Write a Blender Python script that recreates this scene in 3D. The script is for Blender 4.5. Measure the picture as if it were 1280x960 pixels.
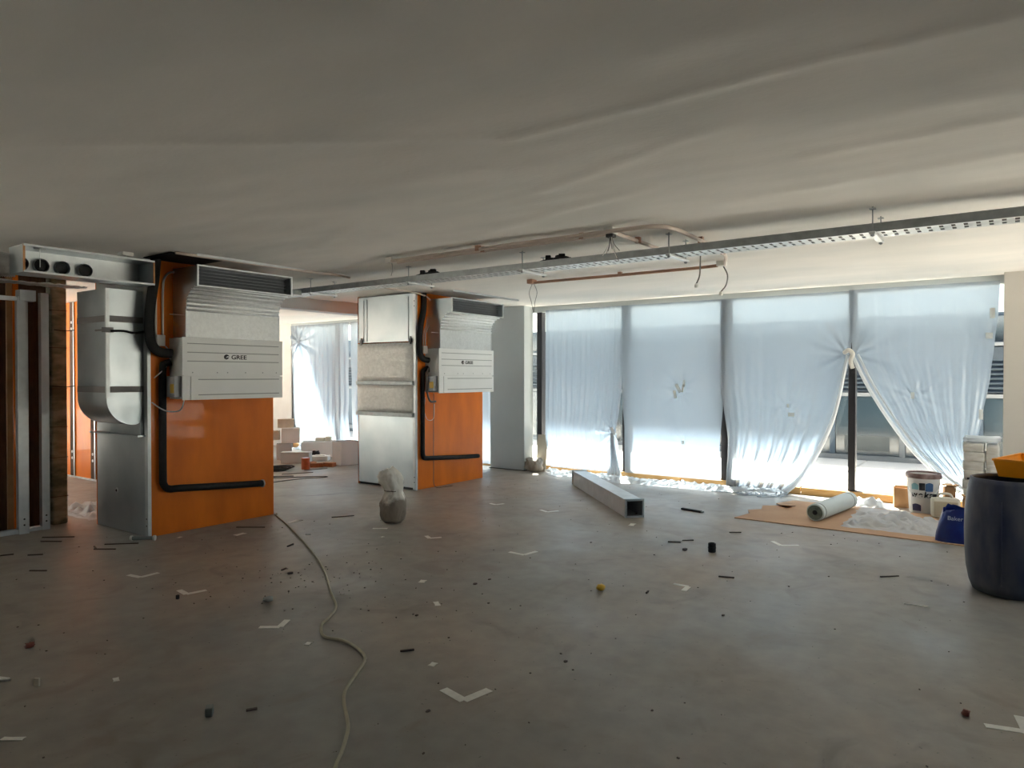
import bpy, bmesh, math, random
from mathutils import Vector, Matrix, noise

# ------------------------------------------------------------------ reset
for o in list(bpy.data.objects): bpy.data.objects.remove(o)
scn = bpy.context.scene
COL = scn.collection
random.seed(7)
R = math.radians

# ------------------------------------------------------------------ camera
cam = bpy.data.cameras.new('camera'); cam.sensor_width = 36; cam.lens = 878 / 1280 * 36
cam.clip_start = .05; cam.clip_end = 300
camo = bpy.data.objects.new('camera', cam); COL.objects.link(camo)
th, pit = R(35.65), math.atan(10 / 878)
Fv = Vector((math.cos(th) * math.cos(pit), math.sin(th) * math.cos(pit), -math.sin(pit)))
Rv = Vector((math.sin(th), -math.cos(th), 0)); Uv = Rv.cross(Fv)
camo.matrix_world = Matrix(((Rv.x, Uv.x, -Fv.x, 0), (Rv.y, Uv.y, -Fv.y, 0), (Rv.z, Uv.z, -Fv.z, 1.6), (0, 0, 0, 1)))
scn.camera = camo

# ------------------------------------------------------------------ world, sun, exposure
SUN_EL, SUN_AZ = R(54), R(35)          # the sun stands outside the glazed wall (+X), a little towards +Y
w = bpy.data.worlds.new('sky'); scn.world = w; w.use_nodes = True
wn = w.node_tree; wn.nodes.clear()
sky = wn.nodes.new('ShaderNodeTexSky'); sky.sky_type = 'NISHITA'; sky.sun_disc = False
sky.sun_elevation = SUN_EL; sky.sun_rotation = R(90) - SUN_AZ; sky.air_density = 1.2; sky.dust_density = 3.0; sky.ozone_density = 1.0
bg = wn.nodes.new('ShaderNodeBackground'); bg.inputs[1].default_value = .30
wo = wn.nodes.new('ShaderNodeOutputWorld')
hs = wn.nodes.new('ShaderNodeHueSaturation'); hs.inputs['Saturation'].default_value = .6
wn.links.new(sky.outputs[0], hs.inputs['Color']); wn.links.new(hs.outputs[0], bg.inputs[0]); wn.links.new(bg.outputs[0], wo.inputs[0])
sl = bpy.data.lights.new('sun', 'SUN'); sl.energy = 44.0; sl.angle = R(3.5); sl.color = (1, .91, .80)
so = bpy.data.objects.new('sun', sl); COL.objects.link(so)
sd = Vector((math.cos(SUN_EL) * math.cos(SUN_AZ), math.cos(SUN_EL) * math.sin(SUN_AZ), math.sin(SUN_EL)))
so.rotation_euler = sd.to_track_quat('Z', 'Y').to_euler(); so.location = (20, 4, 15)
vs = scn.view_settings
vs.view_transform = 'Standard'; vs.look = 'None'; vs.gamma = 1; vs.use_curve_mapping = False; vs.exposure = 0.6

# ------------------------------------------------------------------ materials
MAT = {}
def mat(name, col, rough=.6, metal=0, spec=.5, var=.0, vscale=4, col2=None, bump=0, bscale=40, coat=0, stretch=None, detail=6, contrast=None):
    m = bpy.data.materials.new(name); m.use_nodes = True
    nt = m.node_tree; b = nt.nodes['Principled BSDF']
    b.inputs['Base Color'].default_value = (*col, 1); b.inputs['Roughness'].default_value = rough
    b.inputs['Metallic'].default_value = metal; b.inputs['Specular IOR Level'].default_value = spec
    b.inputs['Coat Weight'].default_value = coat
    N, L = nt.nodes, nt.links
    tc = N.new('ShaderNodeTexCoord'); mp = N.new('ShaderNodeMapping'); L.new(tc.outputs['Object'], mp.inputs[0])
    if stretch: mp.inputs['Scale'].default_value = stretch
    if col2 or var:
        nz = N.new('ShaderNodeTexNoise'); nz.inputs['Scale'].default_value = vscale; nz.inputs['Detail'].default_value = detail
        L.new(mp.outputs[0], nz.inputs['Vector'])
        rp = N.new('ShaderNodeValToRGB'); c2 = col2 or tuple(c * (1 - var) for c in col)
        lo, hi = contrast or (.35, .65)
        rp.color_ramp.elements[0].position = lo; rp.color_ramp.elements[1].position = hi
        rp.color_ramp.elements[0].color = (*col, 1); rp.color_ramp.elements[1].color = (*c2, 1)
        L.new(nz.outputs[0], rp.inputs[0]); L.new(rp.outputs[0], b.inputs['Base Color'])
    if bump:
        n2 = N.new('ShaderNodeTexNoise'); n2.inputs['Scale'].default_value = bscale; n2.inputs['Detail'].default_value = 5
        L.new(mp.outputs[0], n2.inputs['Vector'])
        bp = N.new('ShaderNodeBump'); bp.inputs['Strength'].default_value = bump; bp.inputs['Distance'].default_value = .01
        L.new(n2.outputs[0], bp.inputs['Height']); L.new(bp.outputs[0], b.inputs['Normal'])
    MAT[name] = m; return m

mat('ceiling_plaster', (.88, .845, .80), .85, spec=.2, col2=(.78, .765, .73), vscale=.9, stretch=(1.6, .7, 1), bump=.12, bscale=25)
mat('white_paint', (.75, .75, .73), .7, var=.06)
mat('beige_wall', (.54, .515, .475), .75, var=.06, vscale=1.5)
mat('grey_wall', (.50, .55, .57), .75, var=.06, vscale=1.5)
mat('rough_wall', (.20, .195, .185), .85, var=.15, vscale=2)
mat('steel', (.56, .60, .62), .32, .95, col2=(.44, .50, .53), vscale=2.2, bump=.03, bscale=120)
mat('steel_edge', (.66, .69, .70), .42, .6, var=.12, vscale=9)
mat('steel_tray', (.40, .43, .44), .5, .7, var=.2, vscale=14)
mat('foil', (.72, .73, .73), .33, .85, var=.2, vscale=18, bump=.5, bscale=30)
mat('foil_panel', (.66, .66, .64), .5, .25, col2=(.78, .78, .76), vscale=26, bump=.3, bscale=60)
mat('steel_dull', (.27, .31, .33), .5, .7, var=.2, vscale=5)
mat('tape_grey', (.20, .19, .19), .5, .2)
mat('plywood', (.88, .22, .008), .5, spec=.25, col2=(.66, .14, .006), vscale=3.0, stretch=(1.2, 1.2, .35), bump=.05, bscale=50, coat=.12, contrast=(.35, .75))
mat('orange_reflection', (.62, .30, .12), .7, var=.2, vscale=20)
mat('raw_board', (.11, .05, .025), .85, col2=(.07, .03, .015), vscale=6, stretch=(6, 6, 1.2), bump=.3, bscale=30)
mat('mouldy_timber', (.33, .32, .24), .85, col2=(.12, .13, .09), vscale=5, stretch=(1, 1, 2.2), bump=.35, bscale=25, contrast=(.40, .62))
mat('unit_white', (.88, .89, .88), .42, .0, var=.04, vscale=3)
mat('unit_line', (.35, .37, .37), .5)
mat('plenum', (.74, .76, .76), .42, .35, var=.10, vscale=30, bump=.35, bscale=70)
mat('dark_inside', (.03, .033, .035), .8)
mat('slat', (.34, .36, .38), .5, .4)
mat('black_foam', (.012, .012, .012), .8, var=.4, vscale=20)
mat('conduit', (.62, .52, .46), .55, var=.08, vscale=8)
mat('conduit_brown', (.40, .22, .14), .55, var=.15, vscale=8)
mat('plastic_white', (.72, .71, .67), .45)
mat('cable_grey', (.16, .15, .14), .6)
mat('mullion', (.035, .036, .042), .45, .3)
mat('mullion_white', (.75, .76, .76), .5)
mat('pine', (.52, .33, .13), .6, col2=(.40, .23, .08), vscale=5, stretch=(6, .8, 6))
mat('cardboard', (.52, .33, .20), .85, col2=(.46, .28, .17), vscale=3, bump=.1)
mat('cardboard_box', (.50, .30, .15), .85, col2=(.40, .22, .10), vscale=5)
mat('drum_blue', (.014, .024, .075), .5, col2=(.12, .125, .135), vscale=3.6, stretch=(1.3, 1.3, .5), contrast=(.36, .74), bump=.06, bscale=40)
mat('yellow_plastic', (.95, .36, .004), .42, var=.1, vscale=6)
mat('roll_white', (.62, .68, .66), .55, var=.05)
mat('roll_core', (.16, .20, .17), .8, var=.3, vscale=30)
mat('bucket_white', (.74, .75, .75), .4, var=.05)
mat('bucket_rim', (.16, .085, .075), .55, col2=(.30, .22, .21), vscale=12)
mat('ink_black', (.02, .02, .025), .6)
mat('ink_blue', (.03, .10, .24), .6)
mat('ink_cyan', (.22, .42, .48), .6)
mat('ink_purple', (.03, .022, .09), .6)
mat('ink_white', (.55, .62, .72), .6)
mat('jug', (.66, .62, .52), .4, var=.05)
mat('jug_front', (.46, .40, .29), .45)
mat('bag_blue', (.004, .010, .13), .38, col2=(.006, .03, .20), vscale=9, bump=.3, bscale=16)
mat('bag_white', (.80, .78, .73), .6, var=.1, vscale=9, bump=.3, bscale=22)
mat('bag_dirt', (.28, .24, .20), .9, col2=(.58, .55, .49), vscale=7, bump=.5, bscale=20)
mat('foam_white', (.90, .90, .88), .8, var=.05)
mat('foam_beige', (.76, .70, .56), .85, var=.12, vscale=9)
mat('box_grey', (.62, .65, .65), .75, var=.06)
mat('orange_can', (.62, .14, .04), .5, var=.2, vscale=20)
mat('brick', (.48, .20, .09), .85, var=.25, vscale=20)
mat('tape_paper', (.80, .79, .74), .7, var=.12, vscale=25)
mat('cable_cream', (.42, .38, .28), .6, var=.12, vscale=18)
mat('wood_dark', (.09, .07, .06), .8)
mat('black_bit', (.015, .015, .016), .7)
mat('red_bit', (.20, .05, .03), .6)
mat('yellow_bit', (.60, .36, .02), .5)
mat('grey_bit', (.22, .25, .25), .7)
mat('pallet_wrap', (.50, .48, .43), .5, col2=(.60, .59, .56), vscale=9, stretch=(1, 1, 4), bump=.5, bscale=14)
mat('terrace', (.74, .69, .62), .8, var=.06, vscale=3)
mat('facade_blue', (.05, .078, .11), .6, var=.1, vscale=1)
mat('facade_dark', (.028, .042, .06), .5)
mat('facade_glass', (.024, .042, .056), .12, 0, spec=.8)
mat('facade_white', (.18, .19, .20), .6)
mat('facade_panel', (.09, .10, .10), .6)
mat('facade_reflection', (.10, .28, .55), .5)

def add_rough_noise(m, scale, lo, hi):
    nt = m.node_tree; b = nt.nodes['Principled BSDF']
    tc = nt.nodes.new('ShaderNodeTexCoord'); nz = nt.nodes.new('ShaderNodeTexNoise'); nz.inputs['Scale'].default_value = scale
    mr = nt.nodes.new('ShaderNodeMapRange'); mr.inputs['To Min'].default_value = lo; mr.inputs['To Max'].default_value = hi
    nt.links.new(tc.outputs['Object'], nz.inputs['Vector']); nt.links.new(nz.outputs[0], mr.inputs[0]); nt.links.new(mr.outputs[0], b.inputs['Roughness'])
add_rough_noise(MAT['steel'], 6, .28, .46)

def floor_material():
    m = bpy.data.materials.new('concrete_floor'); m.use_nodes = True
    nt = m.node_tree; N, L = nt.nodes, nt.links; b = N['Principled BSDF']
    tc = N.new('ShaderNodeTexCoord')
    def nz(scale, detail=6, dist=0):
        n = N.new('ShaderNodeTexNoise'); n.inputs['Scale'].default_value = scale; n.inputs['Detail'].default_value = detail
        n.inputs['Distortion'].default_value = dist; L.new(tc.outputs['Object'], n.inputs['Vector']); return n
    def ramp(src, p0, c0, p1, c1):
        r = N.new('ShaderNodeValToRGB'); r.color_ramp.elements[0].position = p0; r.color_ramp.elements[1].position = p1
        r.color_ramp.elements[0].color = (*c0, 1); r.color_ramp.elements[1].color = (*c1, 1); L.new(src, r.inputs[0]); return r
    def mix(a, bb, f, blend='MIX'):
        x = N.new('ShaderNodeMix'); x.data_type = 'RGBA'; x.blend_type = blend
        if isinstance(f, float): x.inputs[0].default_value = f
        else: L.new(f, x.inputs[0])
        L.new(a, x.inputs[6])
        if isinstance(bb, tuple): x.inputs[7].default_value = (*bb, 1)
        else: L.new(bb, x.inputs[7])
        return x.outputs[2]
    base = ramp(nz(.55, 4, .4).outputs[0], .33, (.245, .243, .225), .67, (.325, .268, .212))
    fine = ramp(nz(7, 9).outputs[0], .3, (.86, .86, .86), .7, (1.07, 1.07, 1.07))
    c = mix(base.outputs[0], fine.outputs[0], 1.0, 'MULTIPLY')
    spots = ramp(nz(2.3, 9, 1.2).outputs[0], .56, (0, 0, 0), .74, (1, 1, 1))
    c = mix(c, (.205, .178, .148), spots.outputs[0])
    speck = ramp(nz(38, 3).outputs[0], .70, (0, 0, 0), .76, (1, 1, 1))
    c = mix(c, (.12, .11, .10), speck.outputs[0])
    # dried spill with a shape of its own: two slanting smears
    def smear(x0, y0, x1, y1, wd, s=1.0):
        mp = N.new('ShaderNodeMapping'); mp.vector_type = 'TEXTURE'
        ln = math.hypot(x1 - x0, y1 - y0)
        mp.inputs['Location'].default_value = ((x0 + x1) / 2, (y0 + y1) / 2, 0)
        mp.inputs['Rotation'].default_value = (0, 0, math.atan2(y1 - y0, x1 - x0))
        mp.inputs['Scale'].default_value = (ln / 2, wd, 1)
        wob = N.new('ShaderNodeTexNoise'); wob.inputs['Scale'].default_value = 5; L.new(tc.outputs['Object'], wob.inputs['Vector'])
        va = N.new('ShaderNodeVectorMath'); va.operation = 'MULTIPLY_ADD'; va.inputs[1].default_value = (.18, .10, 0); 
        L.new(wob.outputs['Color'], va.inputs[0]); L.new(tc.outputs['Object'], va.inputs[2])
        vb = N.new('ShaderNodeVectorMath'); vb.operation = 'ADD'; vb.inputs[1].default_value = (-.09, -.05, 0); L.new(va.outputs[0], vb.inputs[0])
        L.new(vb.outputs[0], mp.inputs[0])
        ln_ = N.new('ShaderNodeVectorMath'); ln_.operation = 'LENGTH'; L.new(mp.outputs[0], ln_.inputs[0])
        mr = N.new('ShaderNodeMapRange'); mr.inputs['From Min'].default_value = 1.05; mr.inputs['From Max'].default_value = .6
        mr.inputs['To Max'].default_value = s
        L.new(ln_.outputs['Value'], mr.inputs[0]); return mr.outputs[0]
    for a in ((2.93, 1.10, 3.42, .72, .045, .75), (3.16, 1.02, 3.58, .72, .03, .6), (3.40, .86, 3.52, .74, .02, .55)):
        c = mix(c, (.075, .062, .045), smear(*a))
    L.new(c, b.inputs['Base Color'])
    rr = ramp(nz(1.4, 7).outputs[0], .3, (.36, .36, .36), .7, (.56, .56, .56)); L.new(rr.outputs[0], b.inputs['Roughness'])
    b.inputs['Specular IOR Level'].default_value = .5
    bp = N.new('ShaderNodeBump'); bp.inputs['Strength'].default_value = .10; bp.inputs['Distance'].default_value = .004
    L.new(nz(22, 8).outputs[0], bp.inputs['Height']); L.new(bp.outputs[0], b.inputs['Normal'])
    MAT['concrete_floor'] = m
floor_material()

def film_material(name, clear, blur, front=.22, tint=(.80, .90, 1.0), body=(.122, .163, .215)):
    m = bpy.data.materials.new(name); m.use_nodes = True
    nt = m.node_tree; N, L = nt.nodes, nt.links
    N.remove(N['Principled BSDF']); out = N['Material Output']
    tr = N.new('ShaderNodeBsdfTransparent'); tr.inputs[0].default_value = (*tint, 1)
    rf = N.new('ShaderNodeBsdfRefraction'); rf.inputs[0].default_value = (*tint, 1); rf.inputs['Roughness'].default_value = .55; rf.inputs['IOR'].default_value = 1.14
    tl = N.new('ShaderNodeBsdfTranslucent'); tl.inputs[0].default_value = (*body, 1)
    df = N.new('ShaderNodeBsdfDiffuse'); df.inputs[0].default_value = (.85, .87, .88, 1)
    gl = N.new('ShaderNodeBsdfGlossy'); gl.inputs['Roughness'].default_value = .25; gl.inputs[0].default_value = (.9, .9, .9, 1)
    tc = N.new('ShaderNodeTexCoord'); nz = N.new('ShaderNodeTexNoise'); nz.inputs['Scale'].default_value = 3.5; nz.inputs['Detail'].default_value = 6
    mp = N.new('ShaderNodeMapping'); mp.inputs['Scale'].default_value = (1, 1.6, .6)
    L.new(tc.outputs['Object'], mp.inputs[0]); L.new(mp.outputs[0], nz.inputs['Vector'])
    bp = N.new('ShaderNodeBump'); bp.inputs['Strength'].default_value = .35; bp.inputs['Distance'].default_value = .03; L.new(nz.outputs[0], bp.inputs['Height'])
    for s_ in (tl, df, gl): L.new(bp.outputs[0], s_.inputs['Normal'])
    def mx(f, a_, b_):
        x = N.new('ShaderNodeMixShader'); x.inputs[0].default_value = f; L.new(a_.outputs[0], x.inputs[1]); L.new(b_.outputs[0], x.inputs[2]); return x
    body_ = mx(.10, mx(front, tl, df), gl)
    L.new(mx(clear, mx(blur/(1-clear), body_, rf), tr).outputs[0], out.inputs[0]); MAT[name] = m
film_material('film', .072, .12)
film_material('film_tape', .03, .0, .45, body=(.70, .70, .66))
film_material('film_loose', .22, .0, .55, body=(.60, .61, .62))

def sack_material():
    m = mat('sack', (.80, .78, .73), .65, bump=.4, bscale=20); nt = m.node_tree; N, L = nt.nodes, nt.links; b = N['Principled BSDF']
    tc = N.new('ShaderNodeTexCoord'); sp_ = N.new('ShaderNodeSeparateXYZ'); L.new(tc.outputs['Object'], sp_.inputs[0])
    nz = N.new('ShaderNodeTexNoise'); nz.inputs['Scale'].default_value = 9; nz.inputs['Detail'].default_value = 6; L.new(tc.outputs['Object'], nz.inputs['Vector'])
    ma = N.new('ShaderNodeMath'); ma.operation = 'MULTIPLY_ADD'; ma.inputs[1].default_value = -.42; L.new(nz.outputs[0], ma.inputs[0]); L.new(sp_.outputs['Z'], ma.inputs[2])
    rp = N.new('ShaderNodeValToRGB'); rp.color_ramp.elements[0].position = 0; rp.color_ramp.elements[1].position = .10
    rp.color_ramp.elements[0].color = (.30, .255, .21, 1); rp.color_ramp.elements[1].color = (.80, .78, .73, 1)
    L.new(ma.outputs[0], rp.inputs[0]); L.new(rp.outputs[0], b.inputs['Base Color'])
sack_material()
def glass_material():
    m = bpy.data.materials.new('window_glass'); m.use_nodes = True
    nt = m.node_tree; N, L = nt.nodes, nt.links
    N.remove(N['Principled BSDF']); out = N['Material Output']
    tr = N.new('ShaderNodeBsdfTransparent'); tr.inputs[0].default_value = (.90, .94, .95, 1)
    gl = N.new('ShaderNodeBsdfGlossy'); gl.inputs['Roughness'].default_value = .02
    lw = N.new('ShaderNodeLayerWeight'); lw.inputs[0].default_value = .5
    pw = N.new('ShaderNodeMath'); pw.operation = 'POWER'; pw.inputs[1].default_value = 4; L.new(lw.outputs['Facing'], pw.inputs[0])
    ma = N.new('ShaderNodeMath'); ma.operation = 'MULTIPLY_ADD'; ma.inputs[1].default_value = .6; ma.inputs[2].default_value = .04; L.new(pw.outputs[0], ma.inputs[0])
    mx = N.new('ShaderNodeMixShader'); L.new(ma.outputs[0], mx.inputs[0]); L.new(tr.outputs[0], mx.inputs[1]); L.new(gl.outputs[0], mx.inputs[2])
    L.new(mx.outputs[0], out.inputs[0]); MAT['window_glass'] = m
glass_material()

# ------------------------------------------------------------------ mesh helpers
ORG = {}                                   # root / part -> world location its meshes are relative to
class MB:
    def __init__(s): s.v = []; s.f = []
    def add(s, vs_, fs):
        n = len(s.v); s.v += [tuple(p) for p in vs_]; s.f += [tuple(i + n for i in f) for f in fs]; return s
    def box(s, x0, y0, z0, x1, y1, z1):
        return s.add([(x0,y0,z0),(x1,y0,z0),(x1,y1,z0),(x0,y1,z0),(x0,y0,z1),(x1,y0,z1),(x1,y1,z1),(x0,y1,z1)],
                     [(0,3,2,1),(4,5,6,7),(0,1,5,4),(1,2,6,5),(2,3,7,6),(3,0,4,7)])
    def obox(s, c, size, rz=0, rx=0, ry=0):
        m = Matrix.Translation(c) @ Matrix.Rotation(rz, 4, 'Z') @ Matrix.Rotation(ry, 4, 'Y') @ Matrix.Rotation(rx, 4, 'X')
        a, b, d = (q / 2 for q in size)
        pts = [(-a,-b,-d),(a,-b,-d),(a,b,-d),(-a,b,-d),(-a,-b,d),(a,-b,d),(a,b,d),(-a,b,d)]
        return s.add([m @ Vector(p) for p in pts], [(0,3,2,1),(4,5,6,7),(0,1,5,4),(1,2,6,5),(2,3,7,6),(3,0,4,7)])
    def prism_x(s, prof, x0, x1):           # closed (y, z) outline extruded along x
        n = len(prof)
        vs_ = [(x0, y, z) for y, z in prof] + [(x1, y, z) for y, z in prof]
        fs = [(i, (i+1) % n, n + (i+1) % n, n + i) for i in range(n)] + [tuple(range(n))[::-1], tuple(range(n, 2*n))]
        return s.add(vs_, fs)
    def prism_z(s, poly, z0, z1):
        n = len(poly)
        vs_ = [(x, y, z0) for x, y in poly] + [(x, y, z1) for x, y in poly]
        fs = [(i, (i+1) % n, n + (i+1) % n, n + i) for i in range(n)] + [tuple(range(n))[::-1], tuple(range(n, 2*n))]
        return s.add(vs_, fs)
    def tube(s, path, r, n=8, cap=True, closed=False):
        P = [Vector(p) for p in path]; rings = []; up = None
        for i, p in enumerate(P):
            d = (P[min(i+1, len(P)-1)] - P[max(i-1, 0)]).normalized()
            if up is None: up = Vector((0,0,1)) if abs(d.z) < .9 else Vector((0,1,0))
            a = d.cross(up).normalized(); b = a.cross(d).normalized(); up = b
            rr = r[i] if isinstance(r, (list, tuple)) else r
            rings.append([p + a*rr*math.cos(2*math.pi*k/n) + b*rr*math.sin(2*math.pi*k/n) for k in range(n)])
        vs_ = [q for ring in rings for q in ring]; fs = []
        for i in range(len(P)-1):
            for k in range(n): fs.append((i*n+k, (i+1)*n+k, (i+1)*n+(k+1) % n, i*n+(k+1) % n))
        if cap: fs += [tuple(range(n)), tuple(range((len(P)-1)*n, len(P)*n))[::-1]]
        return s.add(vs_, fs)
    def lathe(s, prof, c=(0,0,0), n=32, close=False):    # prof (r, z)
        vs_ = []; fs = []; m = len(prof)
        for r, z in prof:
            for k in range(n): a = 2*math.pi*k/n; vs_.append((c[0]+r*math.cos(a), c[1]+r*math.sin(a), c[2]+z))
        for i in range(m-1):
            for k in range(n): fs.append((i*n+k, i*n+(k+1) % n, (i+1)*n+(k+1) % n, (i+1)*n+k))
        fs += [tuple(range(n))[::-1]]
        if close: fs += [tuple(range((m-1)*n, m*n))]
        return s.add(vs_, fs)
    def grid(s, fn, nu, nv):
        vs_ = [fn(i/nu, j/nv) for j in range(nv+1) for i in range(nu+1)]
        fs = [(j*(nu+1)+i, j*(nu+1)+i+1, (j+1)*(nu+1)+i+1, (j+1)*(nu+1)+i) for j in range(nv) for i in range(nu)]
        return s.add(vs_, fs)
    def build(s, name, m, parent=None, smooth=False, bevel=0, local=False, kind=None, flip=False):
        me = bpy.data.meshes.new(name)
        if parent is None:
            xs, ys, zs = zip(*s.v); o0 = Vector(((min(xs)+max(xs))/2, (min(ys)+max(ys))/2, min(zs)))
        else: o0 = Vector((0,0,0)) if local else ORG[parent.name]
        me.from_pydata([tuple(Vector(p) - o0) for p in s.v], [], s.f); me.validate()
        bm = bmesh.new(); bm.from_mesh(me); bmesh.ops.recalc_face_normals(bm, faces=bm.faces)
        if flip: bmesh.ops.reverse_faces(bm, faces=bm.faces)
        bm.to_mesh(me); bm.free()
        me.materials.append(MAT[m])
        if smooth:
            for p in me.polygons: p.use_smooth = True
        o = bpy.data.objects.new(name, me); COL.objects.link(o)
        if parent is None: o.location = o0
        else: o.parent = parent
        ORG[o.name] = o0
        if bevel:
            bv = o.modifiers.new('bevel', 'BEVEL'); bv.width = bevel; bv.segments = 2; bv.limit_method = 'ANGLE'
        if smooth == 'angle' or smooth == 2:
            es = o.modifiers.new('split', 'EDGE_SPLIT'); es.split_angle = R(38)
        if kind: o['kind'] = kind
        return o

def tag(o, label, cat, group=None, kind=None):
    o['label'] = label
    if cat: o['category'] = cat
    if group: o['group'] = group
    if kind: o['kind'] = kind
    return o
def root(name, loc, rz=0):
    e = bpy.data.objects.new(name, None); e.empty_display_size = .1; e.location = loc; e.rotation_euler.z = rz
    COL.objects.link(e); ORG[e.name] = Vector(loc); return e
def copy_tree(o, parent=None, loc=None, rz=None):
    c = o.copy(); COL.objects.link(c); c.parent = parent
    if loc is not None: c.location = loc
    if rz is not None: c.rotation_euler.z = rz
    for ch in o.children: copy_tree(ch, c)
    return c
def curve(pts, sub=8):                       # Catmull-Rom through the points
    P = [Vector(p) for p in pts]; P = [P[0]*2-P[1]] + P + [P[-1]*2-P[-2]]; out = []
    for i in range(1, len(P)-2):
        a, b, c, d = P[i-1], P[i], P[i+1], P[i+2]
        for k in range(sub):
            t = k/sub; out.append(.5*((2*b)+(c-a)*t+(2*a-5*b+4*c-d)*t*t+(3*b-a-3*c+d)*t**3))
    out.append(P[-2]); return out
def text_part(s, size, m, parent, matrix, name='lettering', shear=0, bold=0):
    cu = bpy.data.curves.new('t', 'FONT'); cu.body = s; cu.size = size; cu.extrude = .0012; cu.align_x = 'CENTER'; cu.shear = shear; cu.offset = bold
    to = bpy.data.objects.new('t', cu); COL.objects.link(to)
    bpy.context.view_layer.update()
    me = bpy.data.meshes.new_from_object(to.evaluated_get(bpy.context.evaluated_depsgraph_get()))
    bpy.data.objects.remove(to); bpy.data.curves.remove(cu)
    me.transform(matrix); me.materials.clear(); me.materials.append(MAT[m]); me.name = name
    o = bpy.data.objects.new(name, me); COL.objects.link(o); o.parent = parent; ORG[o.name] = ORG[parent.name]; return o
def lerp_list(L, t):                         # L sorted by first item, piecewise linear
    if t <= L[0][0]: return L[0][1]
    for (a, b), (c, d) in zip(L, L[1:]):
        if t <= c: k = (t-a)/(c-a); k = k*k*(3-2*k)*.35 + k*.65; return b+(d-b)*k
    return L[-1][1]
def nz3(x, y, z=0): return noise.noise(Vector((x, y, z)))

CEIL, WX = 2.78, 10.06
XB, YB, YF = -4.0, -2.2, 15.5               # the hall goes on behind the camera

# ================================================================== SETTING
MB().box(XB-.2, YB-.2, -.15, 10.2, YF+.2, 0).build('floor', 'concrete_floor', kind='structure')

def spread(a, fine0, fine1, b, cs, fs):
    out = []; x = a
    while x < b: out.append(x); x += fs if fine0 <= x < fine1 else cs
    return out + [b]
cx = spread(XB, .5, 7.0, WX+.06, .25, .04); cy = spread(YB, -1.0, 7.6, YF, .3, .06)
def seg_d(x, y, x0, y0, x1, y1):
    dx, dy = x1-x0, y1-y0; t = max(0, min(1, ((x-x0)*dx+(y-y0)*dy)/(dx*dx+dy*dy)))
    return math.hypot(x-x0-dx*t, y-y0-dy*t)
CREASE = [(2.83, 2.03, 2.80, -3, .05, .008), (2.83, 2.03, 1.40, 4.24, .04, .006), (1.40, 4.24, .6, 5.6, .04, .006),
          (3.75, 2.45, 3.30, 1.2, .06, .006), (4.6, 3.6, 4.1, 1.9, .07, .006), (4.0, .9, 3.9, -1.5, .07, .007), (4.7, 1.6, 4.5, -.6, .08, .006), (4.2, 5.2, 3.6, 3.8, .06, .006)]
def ceil_h(x, y):
    h = .014*nz3(x*.9+y*.25, y*.30, 3) + .014*nz3(x*2.4+y*.9, y*.5, 8) + .005*nz3(x*6, y*2.0, 1)
    for x0, y0, x1, y1, wd, am in CREASE:
        d = seg_d(x, y, x0, y0, x1, y1)
        if d < wd*3: h -= 1.5*am*math.exp(-(d/wd)**2)
    return h * (1 if x < 9.6 else max(0, (10.0-x)/.4))
m = MB(); nx = len(cx)
m.add([(x, y, CEIL+ceil_h(x, y)) for y in cy for x in cx], [(j*nx+i, j*nx+i+1, (j+1)*nx+i+1, (j+1)*nx+i) for j in range(len(cy)-1) for i in range(nx-1)])
m.build('ceiling', 'ceiling_plaster', smooth=True, kind='structure')
MB().box(XB-.2, YB-.2, CEIL+.02, 10.2, YF+.2, CEIL+.3).build('ceiling', 'rough_wall', kind='structure')['label'] = 'concrete slab above the plastered ceiling'
bpy.data.objects['ceiling']['label'] = 'grey white uneven plaster ceiling with long faint creases'
MB().box(XB-.2, YB-.2, 0, XB, 9.0, CEIL+.02).build('wall_back', 'rough_wall', kind='structure')
MB().box(XB-.2, 15.0, 0, XB, YF+.2, CEIL+.02).build('wall_back', 'rough_wall', kind='structure')
MB().box(9.7, YB-.2, 0, 10.2, YB, CEIL+.02).build('wall_near', 'rough_wall', kind='structure')
MB().box(XB, YB-.2, 0, 5.1, YB, CEIL+.02).build('wall_near', 'rough_wall', kind='structure')
MB().box(8.9, YF, 0, 10.2, YF+.2, CEIL+.02).build('wall_far', 'white_paint', kind='structure')
MB().box(XB, YF, 0, -3.35, YF+.2, CEIL+.02).build('wall_far', 'white_paint', kind='structure')
MB().box(9.78, -2.2, 0, 10.2, .115, CEIL+.02).build('wall_right', 'beige_wall', kind='structure', bevel=.004)
MB().box(9.98, 13.30, 0, 10.2, YF, CEIL+.02).build('wall_left', 'white_paint', kind='structure')
# dropped beam running towards the glazing
MB().box(5.6, 8.70, 2.60, 9.98, 8.95, CEIL+.02).build('trim_1', 'grey_wall', kind='structure')['label'] = 'pale grey dropped ceiling beam behind the clad columns'

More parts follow.
